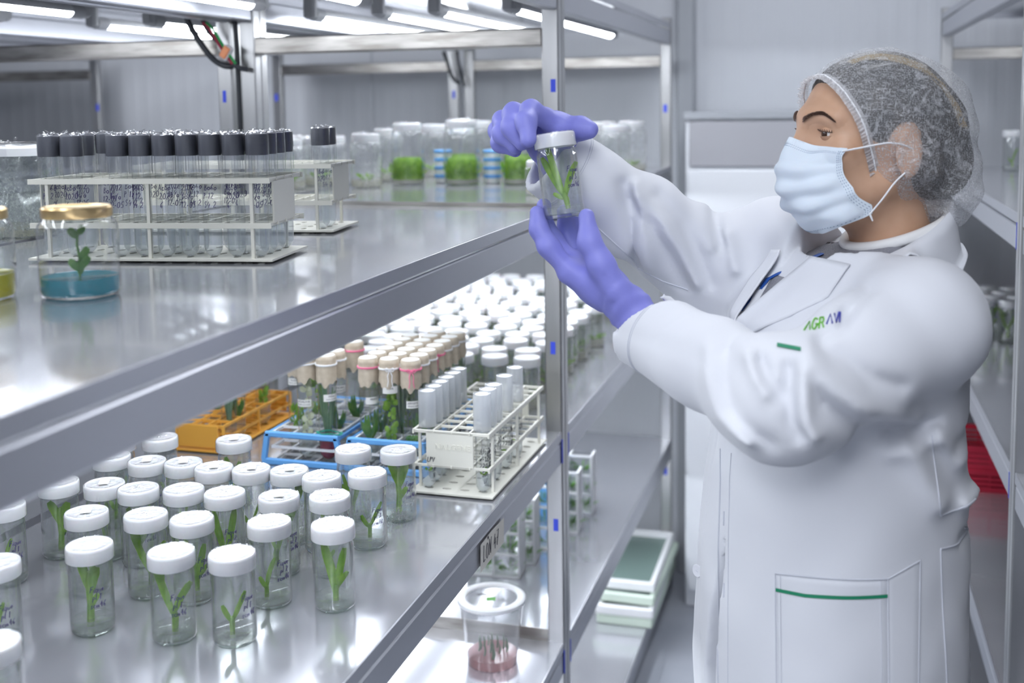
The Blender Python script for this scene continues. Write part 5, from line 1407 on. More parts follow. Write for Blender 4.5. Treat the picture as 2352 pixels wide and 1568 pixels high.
# ---- eyes, lids, brows
for s_ in (1, -1):
    c = hw(.0655, s_*.0325, -.002); ey = empty('eye'); ey.parent = head
    ball = MB().lathe([(.0125*sin(pi*k/12)+1e-5, -.0125*cos(pi*k/12)) for k in range(13)], 20, cap0=False, cap1=False)
    look = (HF*1.0+HL*(.16)-HU*.06); look = look/np.linalg.norm(look)
    Rm = Vector(look).to_track_quat('Z', 'Y').to_matrix().to_4x4(); M = Matrix.Translation(Vector(c)) @ Rm
    COL.objects.unlink(ey); bpy.data.objects.remove(ey)
    ball.xf(M); eb = pmb(ball, 'eyeball', 'eye_white', head)
    ir = MB().lathe([(.0060, .0112), (.0050, .0122), (.0028, .0129), (.0001, .0131)], 18, cap0=False, cap1=False).xf(M); pmb(ir, 'iris', 'iris', eb)
    # lids: parts of a slightly larger ball
    fwd = Vector(HF); lat = Vector(HL)*s_; up = Vector((0, 0, 1))
    for nm, e0, e1 in (('upper_lid', 13, 92), ('lower_lid', -12, -92)):
        lid_ = MB(); vs = []; fs = []; n, m_ = 16, 8
        for i in range(n+1):
            az = radians(-82+164*i/n); droop = 8*(1-cos(az))
            for j in range(m_+1):
                edge = e0*cos(az)**.6 if abs(az) < 1.55 else 0
                el = radians(edge+(e1-edge)*j/m_)
                r = .0142 + (.0004 if j == 0 else 0)
                p = Vector(c)+(fwd*cos(az)+lat*sin(az))*(r*cos(el))+up*(r*sin(el))
                vs.append(tuple(p))
        for i in range(n):
            for j in range(m_): fs.append((i*(m_+1)+j, (i+1)*(m_+1)+j, (i+1)*(m_+1)+j+1, i*(m_+1)+j+1))
        lid_.add(vs, fs); lo_ = pmb(lid_, nm, 'skin', head)
        if nm == 'upper_lid':
            ls = MB()
            for i in range(2, n-1):
                az = radians(-82+164*i/n); el = radians(e0*max(cos(az), .05)**.6); r = .0143
                p = Vector(c)+(fwd*cos(az)+lat*sin(az))*(r*cos(el))+up*(r*sin(el)); dd = (fwd*cos(az)+lat*sin(az)*1.2+up*.35).normalized()
                blade(ls, p, dd, .0042, .0008, up*.4, n=3)
            ls.tube([Vector(c)+(fwd*cos(radians(-82+164*i/n))+lat*sin(radians(-82+164*i/n)))*(.0141*cos(radians(e0*max(cos(radians(-82+164*i/n)), .03)**.6)))+up*(.0141*sin(radians(e0*max(cos(radians(-82+164*i/n)), .03)**.6))) for i in range(1, n)], .0007, 5)
            pmb(ls, 'eyelashes', 'brow', lo_)
    br = MB(); rnd = random.Random(9)
    for i in range(200):
        t = rnd.random()*.88; wv = .0038*(1-.75*t)
        az = .010+.046*t; zz = .0155+.0095*(1-((t-.5)/.5)**2)-.010*max(0, t-.5)+rnd.uniform(-wv, wv)*.8
        o = hw(.16, s_*az, zz); p = hb_ray(o, -HF)
        dd = Vector(HL)*s_*(1.0)+Vector((0, 0, 1))*(.40-1.0*t)+Vector(-HF)*(.5*t)
        blade(br, Vector(p)+Vector(HF)*.0006, dd.normalized(), .0062, .0009, (0, 0, -.1), n=2)
    pmb(br, 'eyebrow', 'brow', head)

# ---- face mask on a smooth mandrel, pleated
def mandrel(az, lat_):
    ca, sa, cl, sl = cos(az), sin(az), cos(lat_), sin(lat_)
    rx, ry, rz_ = .0825, .0690, .0680
    e = 1-.62*min(1, (abs(az)/1.3))**2; cq = max(cl, 1e-3)**e
    f = .034+rx*cq*ca; l = ry*cq*sa; u = -.068+rz_*sl
    return f, l, u
def mask_pt(s, t, off=0.0):
    """s -1..1 across, t 0 (top) .. 1 (chin)"""
    az = s*radians(76-9*sin(pi*min(t/.6, 1))+20*min(max((t-.58)/.3, 0), 1)**2); la = radians((47-3*s*s)*(1-t)+(-66+36*s*s)*t)
    f, l, u = mandrel(az, la)
    nose = math.exp(-(s/.24)**2)*max(0, 1-t*1.5)*.014
    pl = .0026*math.sin(2*pi*3*min(max((t-.22)/.58, 0), 1))*(1-abs(s)**4)*(1 if .22 < t < .80 else 0)
    wr = .0022*sin(7*s+11*t)*sin(5*t+3*s+1)+.0012*sin(17*t-9*s)
    side = .006*max(0, abs(s)-.7)/.3
    r = nose+pl+wr+off-side*.2
    n = Vector((cos(az)*cos(la), sin(az)*cos(la), sin(la)))
    p = Vector((f, l, u))+n*r
    p = Vector(hw(p.x, p.y, p.z))
    if PUSH is not None:
        a, b_ = min(max((s+1)/2, 0), 1)*40, min(max(t, 0), 1)*30; i, j = min(int(a), 39), min(int(b_), 29); x, y = a-i, b_-j
        p += Vector(PUSH[i, j]*(1-x)*(1-y)+PUSH[i+1, j]*x*(1-y)+PUSH[i, j+1]*(1-x)*y+PUSH[i+1, j+1]*x*y)
    return p
PUSH = None
_base = np.array([[mask_pt(-1+2*i/40, j/30)[:] for j in range(31)] for i in range(41)], np.float32)
_cen = np.array(hw(-.01, 0, -.06), np.float32)
_p = _base.copy(); _n = _base-_cen; _n[..., 2] *= .3; _n /= np.linalg.norm(_n, axis=-1, keepdims=True)
for _ in range(8):
    _d = f_body(_p); _p = _p+_n*np.clip(.0040-_d, 0, .01)[..., None]
PUSH = _p-_base
mm = MB(); ns, nt_ = 60, 48; vs = []; fs = []
for i in range(ns+1):
    for j in range(nt_+1): vs.append(tuple(mask_pt(-1+2*i/ns, j/nt_)))
for i in range(ns):
    for j in range(nt_): fs.append((i*(nt_+1)+j, i*(nt_+1)+j+1, (i+1)*(nt_+1)+j+1, (i+1)*(nt_+1)+j))
mk = pmb(mm.add(vs, fs), 'face_mask', 'mask', None, True, 180)
mod = mk.modifiers.new('s', 'SOLIDIFY'); mod.thickness = .0012; mod.offset = 1
def strip(fn, n, name, mt, parent, closed=False):
    vs = []; fs = []
    for i in range(n+1):
        a, b_ = fn(i/n); vs += [tuple(a), tuple(b_)]
    for i in range(n): fs.append((2*i, 2*i+1, 2*i+3, 2*i+2))
    return pmb(MB().add(vs, fs), name, mt, parent, True, 180)
strip(lambda k: (mask_pt(-1+2*k, .0, .0016), mask_pt(-1+2*k, .055, .0016)), 50, 'nose_band', 'mask_edge', mk)
strip(lambda k: (mask_pt(-1+2*k, .955, .0016), mask_pt(-1+2*k, 1.0, .0016)), 50, 'chin_band', 'mask_edge', mk)
for s_ in (-1, 1):
    strip(lambda k: (mask_pt(s_*1.0, k, .0020), mask_pt(s_*.91, k, .0020)), 40, 'side_band', 'mask_edge', mk)
stc = MB()
def dash(p, q, r=.00032): stc.tube([p, q], r, 4)
for row in (.068, .085):
    for i in range(70):
        s0 = -.96+1.92*i/70; dash(mask_pt(s0, row, .0016), mask_pt(s0+.013, row, .0016))
for s_ in (-1, 1):
    for off in (.925, .95, .975):
        for i in range(26):
            t0 = .05+.92*i/26; dash(mask_pt(s_*off, t0, .0024), mask_pt(s_*off, t0+.016, .0024))
for i in range(44):
    s0 = -.95+1.9*i/44; dash(mask_pt(s0, .94, .0016), mask_pt(s0+.014, .94, .0016))
pmb(stc, 'stitching', 'stitch', mk)
# ear loops
for s_ in (1, -1):
    e_top = Vector(hw(.012, s_*.0815, -.012)); e_bot = Vector(hw(.004, s_*.0800, -.062))
    back = Vector(hw(-.034, s_*.078, -.030))
    a = mask_pt(s_*.97, .05, .003); b_ = mask_pt(s_*.97, .97, .003)
    mid = (a+e_top)/2+Vector(HL)*s_*.003; mid2 = (b_+e_bot)/2+Vector(HL)*s_*.003
    ctl = [a, mid, e_top, (e_top+back)/2+Vector(HL)*s_*.004+Vector((0, 0, .004)), back, (back+e_bot)/2+Vector(HL)*s_*.004, e_bot, mid2, b_]; pl_ = []
    for i in range(len(ctl)-1):
        for t in (0, .25, .5, .75): pl_.append(ctl[i].lerp(ctl[i+1], t))
    for _ in range(3): pl_ = [pl_[0]]+[(pl_[i-1]+pl_[i]*2+pl_[i+1])/4 for i in range(1, len(pl_)-1)]+[pl_[-1]]
    lp = MB().tube(pl_+[b_], .0012, 8)
    pmb(lp, 'ear_loop', 'loop', mk)
    tl_ = MB().tube([b_, b_+Vector(-HF)*.004+Vector((0, 0, -.009))], [.0016, .0010], 6); pmb(tl_, 'loop_end', 'loop', mk)

# ---- hair and hair net
def f_hair(P):
    q = (P-HEADC)@HR.T
    d = s_ell(q, (-.016, 0, .018), (.100, .0800, .0850))
    d = smin(d, s_ell(q, (-.096, .004, .006), (.040, .042, .040)), .03)
    d = smin(d, s_ell(q, (-.052, 0, -.060), (.045, .052, .040)), .02)
    d = smin(d, s_ell(q, (-.098, .010, -.042), (.042, .050, .050)), .02)
    strands = .0012*np.sin(q[..., 1]*420+60*q[..., 0]*np.sign(q[..., 1])+8*np.sin(q[..., 2]*60))
    d = d-strands
    face = (q[..., 0]-(.030+(q[..., 2]+.02)*.42))          # hairline plane
    d = smax(d, face, .006)
    ear = s_ell(q, (-.014, .080, -.030), (.026, .03, .042)); ear2 = s_ell(q, (-.014, -.080, -.030), (.026, .03, .042))
    d = smax(d, -ear, .004); d = smax(d, -ear2, .004)
    return smax(d, -(q[..., 2]+.098), .01)
hair_me = net_mesh('hair', f_hair, tuple(HEADC-V3(.17, .17, .12)), tuple(HEADC+V3(.17, .17, .13)), .0034, 1)
hair = pchild('hair', hair_me, 'hair')
stk = MB(); rnd = random.Random(4)
for i in range(46):
    l0 = rnd.uniform(.018, .036)
    pts = []
    for k in range(9):
        t = k/8; f_, u_ = .050-.150*t, .105-.100*t*t
        o = hw(-.02, 0, .02); dd = HF*(f_+.02)+HL*(l0+.020*t)+HU*(u_-.02)
        pts.append(Vector(hb_ray(o+dd*2.2, -dd, f_hair, .4))+Vector(dd).normalized()*.0008)
    stk.tube(pts, .0007, 4)
pmb(stk, 'blond_streak', 'hair_blond', hair)
def f_cap(P):
    q = (P-HEADC)@HR.T
    d = s_ell(q, (-.018, 0, .018), (.110, .0900, .0900))
    d = smin(d, s_ell(q, (-.092, .004, .010), (.052, .060, .058)), .03)
    d = smin(d, s_ell(q, (-.100, .012, -.068), (.050, .064, .066)), .035)
    d = smin(d, s_ell(q, (-.030, 0, -.040), (.060, .0925, .055)), .03)
    f_, l, u = q[..., 0], q[..., 1], q[..., 2]
    rad = np.sqrt((f_-.06)**2+(u-.075)**2+1e-6); an = np.arctan2(u-.075, -(f_-.06))
    d = d-.0016*np.sin(an*26+3*np.sin(rad*40)+2*np.sign(l)*l*20)*np.clip(rad*8, 0, 1)-.0014*hashnoise(P, 60, 2)
    return d
def cap_plane(q): return q[:, 0]-(.010+(q[:, 2]+.072)*.412)
def keep_cap(v):
    q = (v-HEADC)@HR.T
    return (cap_plane(q) < .001) & (q[:, 2] > -.112-.35*np.minimum(q[:, 0]+.05, 0)-.10*np.clip(-q[:, 0]-.10, 0, 1)) | ((q[:, 0] < -.055) & (q[:, 2] > -.150))
MT['net'] = bpy.data.materials.new('hair_net_nonwoven'); MT['net'].use_nodes = True
def net_material(mt):
    nt = mt.node_tree; nt.nodes.clear(); k = nt.links.new
    out = nt.nodes.new('ShaderNodeOutputMaterial'); tr = nt.nodes.new('ShaderNodeBsdfTransparent')
    df = nt.nodes.new('ShaderNodeBsdfDiffuse'); df.inputs[0].default_value = (.82, .83, .86, 1); tl = nt.nodes.new('ShaderNodeBsdfTranslucent'); tl.inputs[0].default_value = (.82, .83, .86, 1)
    a = nt.nodes.new('ShaderNodeMixShader'); a.inputs[0].default_value = .35; mx = nt.nodes.new('ShaderNodeMixShader')
    tc = nt.nodes.new('ShaderNodeTexCoord')
    w1 = nt.nodes.new('ShaderNodeMath'); w1.operation = 'MAXIMUM'; w1s = []
    for rot, scl in (((.3, .2, .5), (1, 1, .16)), ((1.2, .7, -.6), (.16, 1, 1)), ((-.6, 1.3, .9), (1, .16, 1))):
        mp = nt.nodes.new('ShaderNodeMapping'); mp.inputs['Rotation'].default_value = rot; mp.inputs['Scale'].default_value = scl
        nz = nt.nodes.new('ShaderNodeTexNoise'); nz.inputs['Scale'].default_value = 620; nz.inputs['Detail'].default_value = 2
        k(tc.outputs['Object'], mp.inputs[0]); k(mp.outputs[0], nz.inputs['Vector']); w1s.append(nz)
    w0 = nt.nodes.new('ShaderNodeMath'); w0.operation = 'MAXIMUM'
    k(w1s[0].outputs['Fac'], w0.inputs[0]); k(w1s[1].outputs['Fac'], w0.inputs[1]); k(w0.outputs[0], w1.inputs[0]); k(w1s[2].outputs['Fac'], w1.inputs[1])
    w2 = nt.nodes.new('ShaderNodeTexNoise'); w2.inputs['Scale'].default_value = 34; w2.inputs['Detail'].default_value = 3; w2.inputs['Distortion'].default_value = 2.0
    m1 = nt.nodes.new('ShaderNodeMapRange'); m1.inputs[1].default_value = .56; m1.inputs[2].default_value = .72; m1.inputs[3].default_value = .20; m1.inputs[4].default_value = .78
    m2 = nt.nodes.new('ShaderNodeMapRange'); m2.inputs[1].default_value = .55; m2.inputs[2].default_value = .72; m2.inputs[3].default_value = 0; m2.inputs[4].default_value = .45
    ad = nt.nodes.new('ShaderNodeMath'); ad.operation = 'ADD'; ad.use_clamp = True
    for t in (w2,): k(tc.outputs['Object'], t.inputs['Vector'])
    k(w1.outputs[0], m1.inputs[0]); k(w2.outputs['Fac'], m2.inputs[0]); k(m1.outputs[0], ad.inputs[0]); k(m2.outputs[0], ad.inputs[1])
    k(df.outputs[0], a.inputs[1]); k(tl.outputs[0], a.inputs[2]); k(ad.outputs[0], mx.inputs[0]); k(tr.outputs[0], mx.inputs[1]); k(a.outputs[0], mx.inputs[2]); k(mx.outputs[0], out.inputs[0])
net_material(MT['net'])
cap_me = net_mesh('hair_net', f_cap, tuple(HEADC-V3(.20, .20, .15)), tuple(HEADC+V3(.20, .20, .15)), .0034, 1, keep_cap)
hnet = pchild('hair_net', cap_me, 'net')
# gathered frill and elastic along the face edge
edge = []
for i in range(73):
    a = radians(-138+276*i/72)        # around the face opening, from under one ear over the crown
    # direction in the opening plane: u' up-front, l lateral
    up_ = np.array([.38, 0, .925]); di = up_*cos(a)+np.array([0, 1, 0])*sin(a)
    c_ = np.array([.033, 0, -.018])
    t = .02
    for _ in range(80):
        q = c_+di*t; P = HEADC+HF*q[0]+HL*q[1]+HU*q[2]; v = float(f_cap(P[None, :].astype(np.float32))[0]); t -= v*.8
        if abs(v) < 2e-4: break
    q = c_+di*t; edge.append((Vector(HEADC+HF*q[0]+HL*q[1]+HU*q[2]), Vector(HF*di[0]+HL*di[1]+HU*di[2])))
fwd_ = (Vector(HF)*.92-Vector((0, 0, 1))*.38).normalized()
fr = MB(); vs = []; fs = []; n = 0
for i in range(len(edge)-1):
    for k in range(4):
        t = k/4; p = edge[i][0].lerp(edge[i+1][0], t); o = edge[i][1]; w_ = sin((i*4+k)*1.9)+.5*sin((i*4+k)*.73)
        vs += [tuple(p-fwd_*.006+o*.0005), tuple(p+o*(.0018+.0008*w_)), tuple(p+fwd_*(.0085+.0016*w_)+o*(.0005+.0028*w_))]; n += 1
for i in range(n-1):
    for j in (0, 1): fs.append((i*3+j, i*3+j+1, (i+1)*3+j+1, (i+1)*3+j))
MT['frill'] = bpy.data.materials.new('hair_net_frill'); MT['frill'].use_nodes = True; net_material(MT['frill'])
for nd in MT['frill'].node_tree.nodes:
    if nd.type == 'MAP_RANGE' and nd.inputs[3].default_value > 0: nd.inputs[3].default_value = .60; nd.inputs[4].default_value = .85
pmb(fr.add(vs, fs), 'frill', 'frill', hnet, True, 180)
pmb(MB().tube([p+o*.0016 for p, o in edge], .0011, 6), 'elastic', 'loop', hnet)

# ---- shirt, neckband, lanyard
def f_shirt(P):
    d, u, v, ang = s_torso(P, -.0075); qh = (P-HEADC)@HR.T
    front = np.maximum(np.abs(v+.006)-.05, -u)
    d = np.maximum(d, np.maximum(front-.02, qh[..., 2]+.150+.35*qh[..., 0]))
    n = s_cap(P, NECK0, NECK1, .060, .064)
    up = np.maximum(s_cap(P, lerp(NECK1, HEADC, .10), NECK1-V3(0, 0, .1), .068, .09), qh[..., 2]+.150+.35*qh[..., 0])
    d = smin(d, up, .02)
    return np.maximum(d, 1.0-P[..., 2])
shirt_me = net_mesh('shirt', f_shirt, (.34, 1.32, 1.02), (.72, 1.74, 1.46), .006, 1)
pchild('shirt', shirt_me, 'shirt')
nb = MB(); pts = []
for k in range(49):
    a = 2*pi*k/48; f_ = -.046+.066*cos(a); l_ = .066*sin(a); pts.append(Vector(hw(f_, l_, -.146-.35*f_)))
pmb(nb.tube(pts, .0075, 8, True, 1.0), 'neckband', 'neckband')
ly = MB(); pts = []
for k in range(12):
    t = k/11; o = hw(.10, -.030+.018*t, -.165-.11*t); p = hb_ray(o, -HF, f_shirt, .3); pts.append(Vector(p)+Vector(HF)*.003)
pmb(ly.tube(pts, .0085, 8, True, .22, up=tuple(HF)), 'lanyard', 'lanyard')

# ---- gloves
def glove(name, wrist, wdir, mcps, fingers, thumb, cuffpt, rw=.030):
    def fn(P):
        d = None
        for m_, r in mcps:
            e = s_cap(P, wrist, m_, .019, r); d = e if d is None else smin(d, e, .016)
        for i in range(len(mcps)-1):
            d = smin(d, s_cap(P, mcps[i][0], mcps[i+1][0], mcps[i][1]), .012)
        c_ = sum(np.asarray(m_[0]) for m_ in mcps)/len(mcps)
        d = smin(d, s_sph(P, lerp(wrist, c_, .55), .027), .025); d = smin(d, s_sph(P, lerp(wrist, c_, .85), .022), .02)
        hands = d
        for pts, rs in fingers:
            hands = smin(hands, s_chain(P, pts, rs, .012), .0050)
        hands = smin(hands, s_chain(P, thumb[0], thumb[1], .014), .014)
        hands = smin(hands, s_cap(P, lerp(wrist, cuffpt, .25), cuffpt, .024, rw), .018)
        ax = (np.asarray(cuffpt)-np.asarray(wrist)); ax = ax/np.linalg.norm(ax)
        hands = np.maximum(hands, (P-np.asarray(cuffpt, np.float32))@ax.astype(np.float32)-.002)
        t = (P-np.asarray(wrist, np.float32))@ax.astype(np.float32)
        return hands-.0007*np.sin(t*420+3*hashnoise(P, 50))*np.exp(-((t+.004)/.022)**2)-.0009*hashnoise(P, 95, 2)-.0005*hashnoise(P, 200, 5)
    allp = np.array([wrist, cuffpt]+[m_[0] for m_ in mcps]+[p for f in fingers for p in f[0]]+list(thumb[0]))
    me = net_mesh(name, fn, tuple(allp.min(0)-.045), tuple(allp.max(0)+.045), .0019, 1)
    return pchild(name, me, 'glove')
# left hand under the jar
wl = V3(.272, 1.420, 1.338)
glove('glove', wl, None,
      [(V3(.194, 1.422, 1.382), .0140), (V3(.194, 1.446, 1.386), .0142), (V3(.199, 1.470, 1.386), .0136), (V3(.208, 1.490, 1.380), .0120)],
      [([V3(.194, 1.422, 1.382), V3(.166, 1.420, 1.415), V3(.152, 1.426, 1.436), V3(.1485, 1.433, 1.457)], [.0138, .0124, .0114, .0098]),
       ([V3(.194, 1.446, 1.386), V3(.163, 1.451, 1.420), V3(.150, 1.458, 1.440), V3(.1495, 1.463, 1.464)], [.0138, .0124, .0114, .0098]),
       ([V3(.199, 1.470, 1.386), V3(.180, 1.482, 1.412), V3(.1745, 1.486, 1.432), V3(.1700, 1.488, 1.454)], [.0132, .0118, .0108, .0094]),
       ([V3(.208, 1.490, 1.380), V3(.195, 1.500, 1.402), V3(.190, 1.500, 1.422), V3(.187, 1.496, 1.438)], [.0118, .0106, .0096, .0084])],
      ([V3(.262, 1.403, 1.360), V3(.240, 1.401, 1.396), V3(.2250, 1.405, 1.4235), V3(.2180, 1.417, 1.4545)], [.0185, .0152, .0132, .0108]),
      V3(.297, 1.409, 1.3125), .0295)
# right hand gripping the lid
wr_ = V3(.158, 1.525, 1.520)
glove('glove', wr_, None,
      [(V3(.158, 1.490, 1.574), .0145), (V3(.137, 1.512, 1.576), .0148), (V3(.118, 1.532, 1.570), .0142), (V3(.105, 1.549, 1.560), .0126)],
      [([V3(.158, 1.490, 1.574), V3(.137, 1.446, 1.591), V3(.139, 1.416, 1.577), V3(.1455, 1.4035, 1.5545)], [.0138, .0128, .0120, .0104]),
       ([V3(.137, 1.512, 1.576), V3(.106, 1.472, 1.588), V3(.110, 1.446, 1.569), V3(.1270, 1.439, 1.5485)], [.0140, .0130, .0122, .0104]),
       ([V3(.118, 1.532, 1.570), V3(.082, 1.500, 1.578), V3(.090, 1.472, 1.560), V3(.112, 1.461, 1.5430)], [.0134, .0124, .0116, .0100]),
       ([V3(.105, 1.549, 1.560), V3(.066, 1.526, 1.563), V3(.078, 1.500, 1.547), V3(.103, 1.489, 1.5360)], [.0120, .0110, .0104, .0090])],
      ([V3(.164, 1.510, 1.540), V3(.174, 1.496, 1.564), V3(.195, 1.486, 1.5665), V3(.2110, 1.479, 1.5645)], [.0185, .0155, .0138, .0108]),
      V3(.166, 1.540, 1.500), .028)
# bracelet of pearls on the wrist, between glove and cuff
bc = Vector((.1660, 1.540, 1.512)); axb = Vector((-.25, -.2, 1)).normalized()
u_ = axb.orthogonal().normalized(); v_ = axb.cross(u_)
bo = MB().tube([bc+(u_*cos(2*pi*k/24)+v_*sin(2*pi*k/24))*.0300 for k in range(25)], .0024, 6)
bro = pmb(bo, 'bracelet', 'gold')
for k in range(18):
    a = 2*pi*k/18; p = bc+(u_*cos(a)+v_*sin(a))*.0325
    pr = MB().lathe([(.0036*sin(pi*j/6)+1e-5, -.0036*cos(pi*j/6)) for j in range(7)], 8, cap0=False, cap1=False).xf(Matrix.Translation(p)); pmb(pr, 'pearl', 'pearl', bro)

# ---- shoes
th = radians(72); lat_ = Vector((cos(th), -sin(th), 0)); fw_ = Vector((-sin(th), -cos(th), 0))
for s_ in (-1, 1):
    b0 = Vector((.540, 1.52, 0))+lat_*s_*.085
    def f_sh(P, b0=b0):
        d = s_cap(P, tuple(b0+fw_*(-.03)+Vector((0, 0, .035))), tuple(b0+fw_*.15+Vector((0, 0, .030))), .040, .036)
        d = smin(d, s_cap(P, tuple(b0+Vector((0, 0, .05))), tuple(b0+Vector((0, 0, .10))), .044, .042), .03)
        return np.maximum(d, .0005-P[..., 2])
    lo = b0+Vector((-.25, -.25, -.02)); hi = b0+Vector((.25, .25, .2))
    pchild('shoe', net_mesh('shoe', f_sh, tuple(lo), tuple(hi), .008, 1), 'shoe')

# ---- the jar in the hands
hj = make_jar(.184, 1.441, 1.4505, 5, 'white-lidded glass jar with sword-like leaves held up in violet gloves', None, 2, -1.0, False, .0, 1.0)
for c_ in list(hj.children):
    if c_.name.startswith('plantlet_stem'):
        for g_ in list(c_.children): bpy.data.objects.remove(g_)
        bpy.data.objects.remove(c_)
lf = MB(); st = MB()
st.tube([(0.006, 0, -.003), (.005, 0, .010), (.002, 0, .018)], [.0032, .0042, .0036], 8)
blade(lf, (.003, 0, .012), (-.22, -.05, 1), .074, .0085, (.02, 0, 0)); blade(lf, (.002, .003, .013), (-.42, .05, 1), .060, .0095, (-.02, 0, 0)); blade(lf, (.004, 0, .012), (.26, -.05, 1), .046, .0085, (.22, 0, 0)); blade(lf, (.003, 0, .010), (-.9, -.1, .5), .016, .006, (0, 0, .1))
p_ = inst('plantlet_stem', st.mesh('stem'), hj, (0, 0, .0145)); p_.data.materials.append(MT['leaf']); shade(p_.data, True, 60)
q_ = inst('leaves', lf.mesh('leaves'), p_); q_.data.materials.append(MT['leaf']); shade(q_.data, True, 60)
hj.rotation_euler = (radians(-3.2), radians(-8.2), 0)
for c_ in hj.children:
    if c_.name.startswith('lid'): c_.scale = (.95, .95, 1)
# ---- tailoring of the coat: collar, lapels, pocket, seams, piping, embroidery
COATT = BVHTree.FromPolygons([v.co+Vector((.53, 1.52, 0)) for v in coat_me.vertices], [tuple(p.vertices) for p in coat_me.polygons])
def on_coat(p, d=(0, 1, -.2), off=.0012, back=.06):
    d = Vector(d).normalized(); h = COATT.ray_cast(Vector(p)-d*back, d)
    if h[0] is None:
        h = COATT.find_nearest(Vector(p))
    n = h[1] if h[1].dot(d) < 0 else -h[1]
    return h[0]+n*off
def resample(pts, step=.006):
    P_ = [Vector(p) for p in pts]; out = []
    for a, b_ in zip(P_[:-1], P_[1:]):
        n = max(1, int((b_-a).length/step))
        out += [a.lerp(b_, k/n) for k in range(n)]
    return out+[P_[-1]]
def seam(pts, name='seam', r=.0007, mt='coat_thread', off=.0004, parent=None, **k):
    return pmb(MB().tube([on_coat(p, off=off, **k) for p in resample(pts)], r, 5), name, mt, parent or coat)
def ribbon(pts, width, name, mt, off=.0012, d=(0, 1, -.2)):
    R_ = resample(pts); vs = []; fs = []
    for p in R_:
        vs += [tuple(on_coat(p+Vector((0, 0, width/2)), d, off)), tuple(on_coat(p-Vector((0, 0, width/2)), d, off))]
    for i in range(len(R_)-1): fs.append((2*i, 2*i+1, 2*i+3, 2*i+2))
    return pmb(MB().add(vs, fs), name, mt, coat)
def patch(quad, nu, nv, name, mt, off=.0022, d=(0, 1, -.2), th=.0016):
    a, b_, c, e = [Vector(q) for q in quad]; vs = []; fs = []
    for i in range(nu+1):
        for j in range(nv+1):
            p = a.lerp(b_, i/nu).lerp(e.lerp(c, i/nu), j/nv); ed = i in (0, nu) or j in (0, nv)
            vs.append(tuple(on_coat(p, d, .0002 if ed else off)))
    for i in range(nu):
        for j in range(nv): fs.append((i*(nv+1)+j, i*(nv+1)+j+1, (i+1)*(nv+1)+j+1, (i+1)*(nv+1)+j))
    return pmb(MB().add(vs, fs), name, mt, coat, True, 180)
PK = [[0.4647, 1.3409, 1.0374], [0.5903, 1.3364, 1.0459], [0.6263, 1.3647, 1.0608], [0.6291, 1.3505, 0.9317], [0.4856, 1.3215, 0.9163]]
pk = patch((PK[0], PK[1], (PK[1][0]+.004, PK[1][1], .880), (PK[0][0]+.004, PK[0][1], .880)), 30, 34, 'pocket', 'coat', .0026)
pk2 = patch((PK[1], PK[2], (PK[2][0], PK[2][1], .885), (PK[1][0]+.003, PK[1][1], .880)), 10, 34, 'pocket_gusset', 'coat', .0016)
for a_ in ((PK[0], (PK[0][0]+.004, PK[0][1], .880)), (PK[1], (PK[1][0]+.004, PK[1][1], .880)), (PK[0], PK[1]), (PK[1], PK[2]), (PK[2], (PK[2][0], PK[2][1], .885))):
    seam(a_, off=.0030, r=.0008)
seam(((PK[0][0]+.006, PK[0][1], PK[0][2]-.002), (PK[0][0]+.010, PK[0][1], .885)), off=.0030, r=.0004); seam(((PK[1][0]-.008, PK[1][1], PK[1][2]-.002), (PK[1][0]-.004, PK[1][1], .885)), off=.0030, r=.0004)
ribbon([[0.465, 1.3385, 1.0184], [0.4993, 1.3266, 1.0199], [0.5484, 1.3242, 1.0244], [0.5901, 1.3368, 1.0257]], .0042, 'green_piping', 'green_trim', .0036)
ribbon([[0.4685, 1.262, 1.331], [0.4815, 1.258, 1.33], [0.4945, 1.254, 1.329]], .0040, 'green_piping', 'green_trim', .0016)
seam([[0.3873, 1.4425, 1.1535], [0.3891, 1.4277, 1.1179], [0.3888, 1.4168, 1.0642], [0.388, 1.4157, 1.0069], [0.3873, 1.4248, 0.9446], [0.3908, 1.3952, 0.8609]], r=.0011, off=.0006); seam([[0.4039, 1.4152, 1.1573], [0.4026, 1.4071, 1.1258], [0.4027, 1.3985, 1.0723], [0.4029, 1.3931, 1.0176], [0.4033, 1.386, 0.9638], [0.4045, 1.3786, 0.8713]], r=.0006, off=.0003)
seam([[0.6391, 1.3855, 1.2052], [0.6454, 1.3906, 1.1513], [0.6505, 1.3954, 1.1075]], r=.0011); seam([[0.6522, 1.3919, 1.065], [0.6561, 1.3902, 0.9917], [0.6625, 1.3845, 0.9038]], r=.0011)
seam([[0.6516, 1.3962, 1.1073], [0.6727, 1.4167, 1.1072], [0.695, 1.47, 1.108]], 'belt_edge', .0014); seam([[0.6522, 1.3919, 1.066], [0.6745, 1.4253, 1.0607], [0.695, 1.47, 1.062]], 'belt_edge', .0014)
seam([[0.2014, 1.5254, 1.4356], [0.2428, 1.5476, 1.3923], [0.2529, 1.59, 1.3644], [0.2891, 1.5906, 1.3466], [0.3254, 1.5872, 1.3358]], 'sleeve_seam', .0011)
for c_ in ([0.3544, 1.4899, 0.967],):
    p = on_coat(c_, off=.0016); n = Vector((-.6, -.8, .05)).normalized(); M = Matrix.Translation(p) @ n.to_track_quat('Z', 'Y').to_matrix().to_4x4()
    bt = pmb(MB().lathe([(.0085, 0), (.0088, .0012), (.0080, .0026), (.0060, .0022), (.0002, .0022)], 24, cap1=False).xf(M), 'button', 'button', coat)
    pmb(MB().tube([M @ Vector((-.002, .001, .0026)), M @ Vector((.002, -.001, .0026))], .0006, 4), 'thread', 'coat_thread', bt)
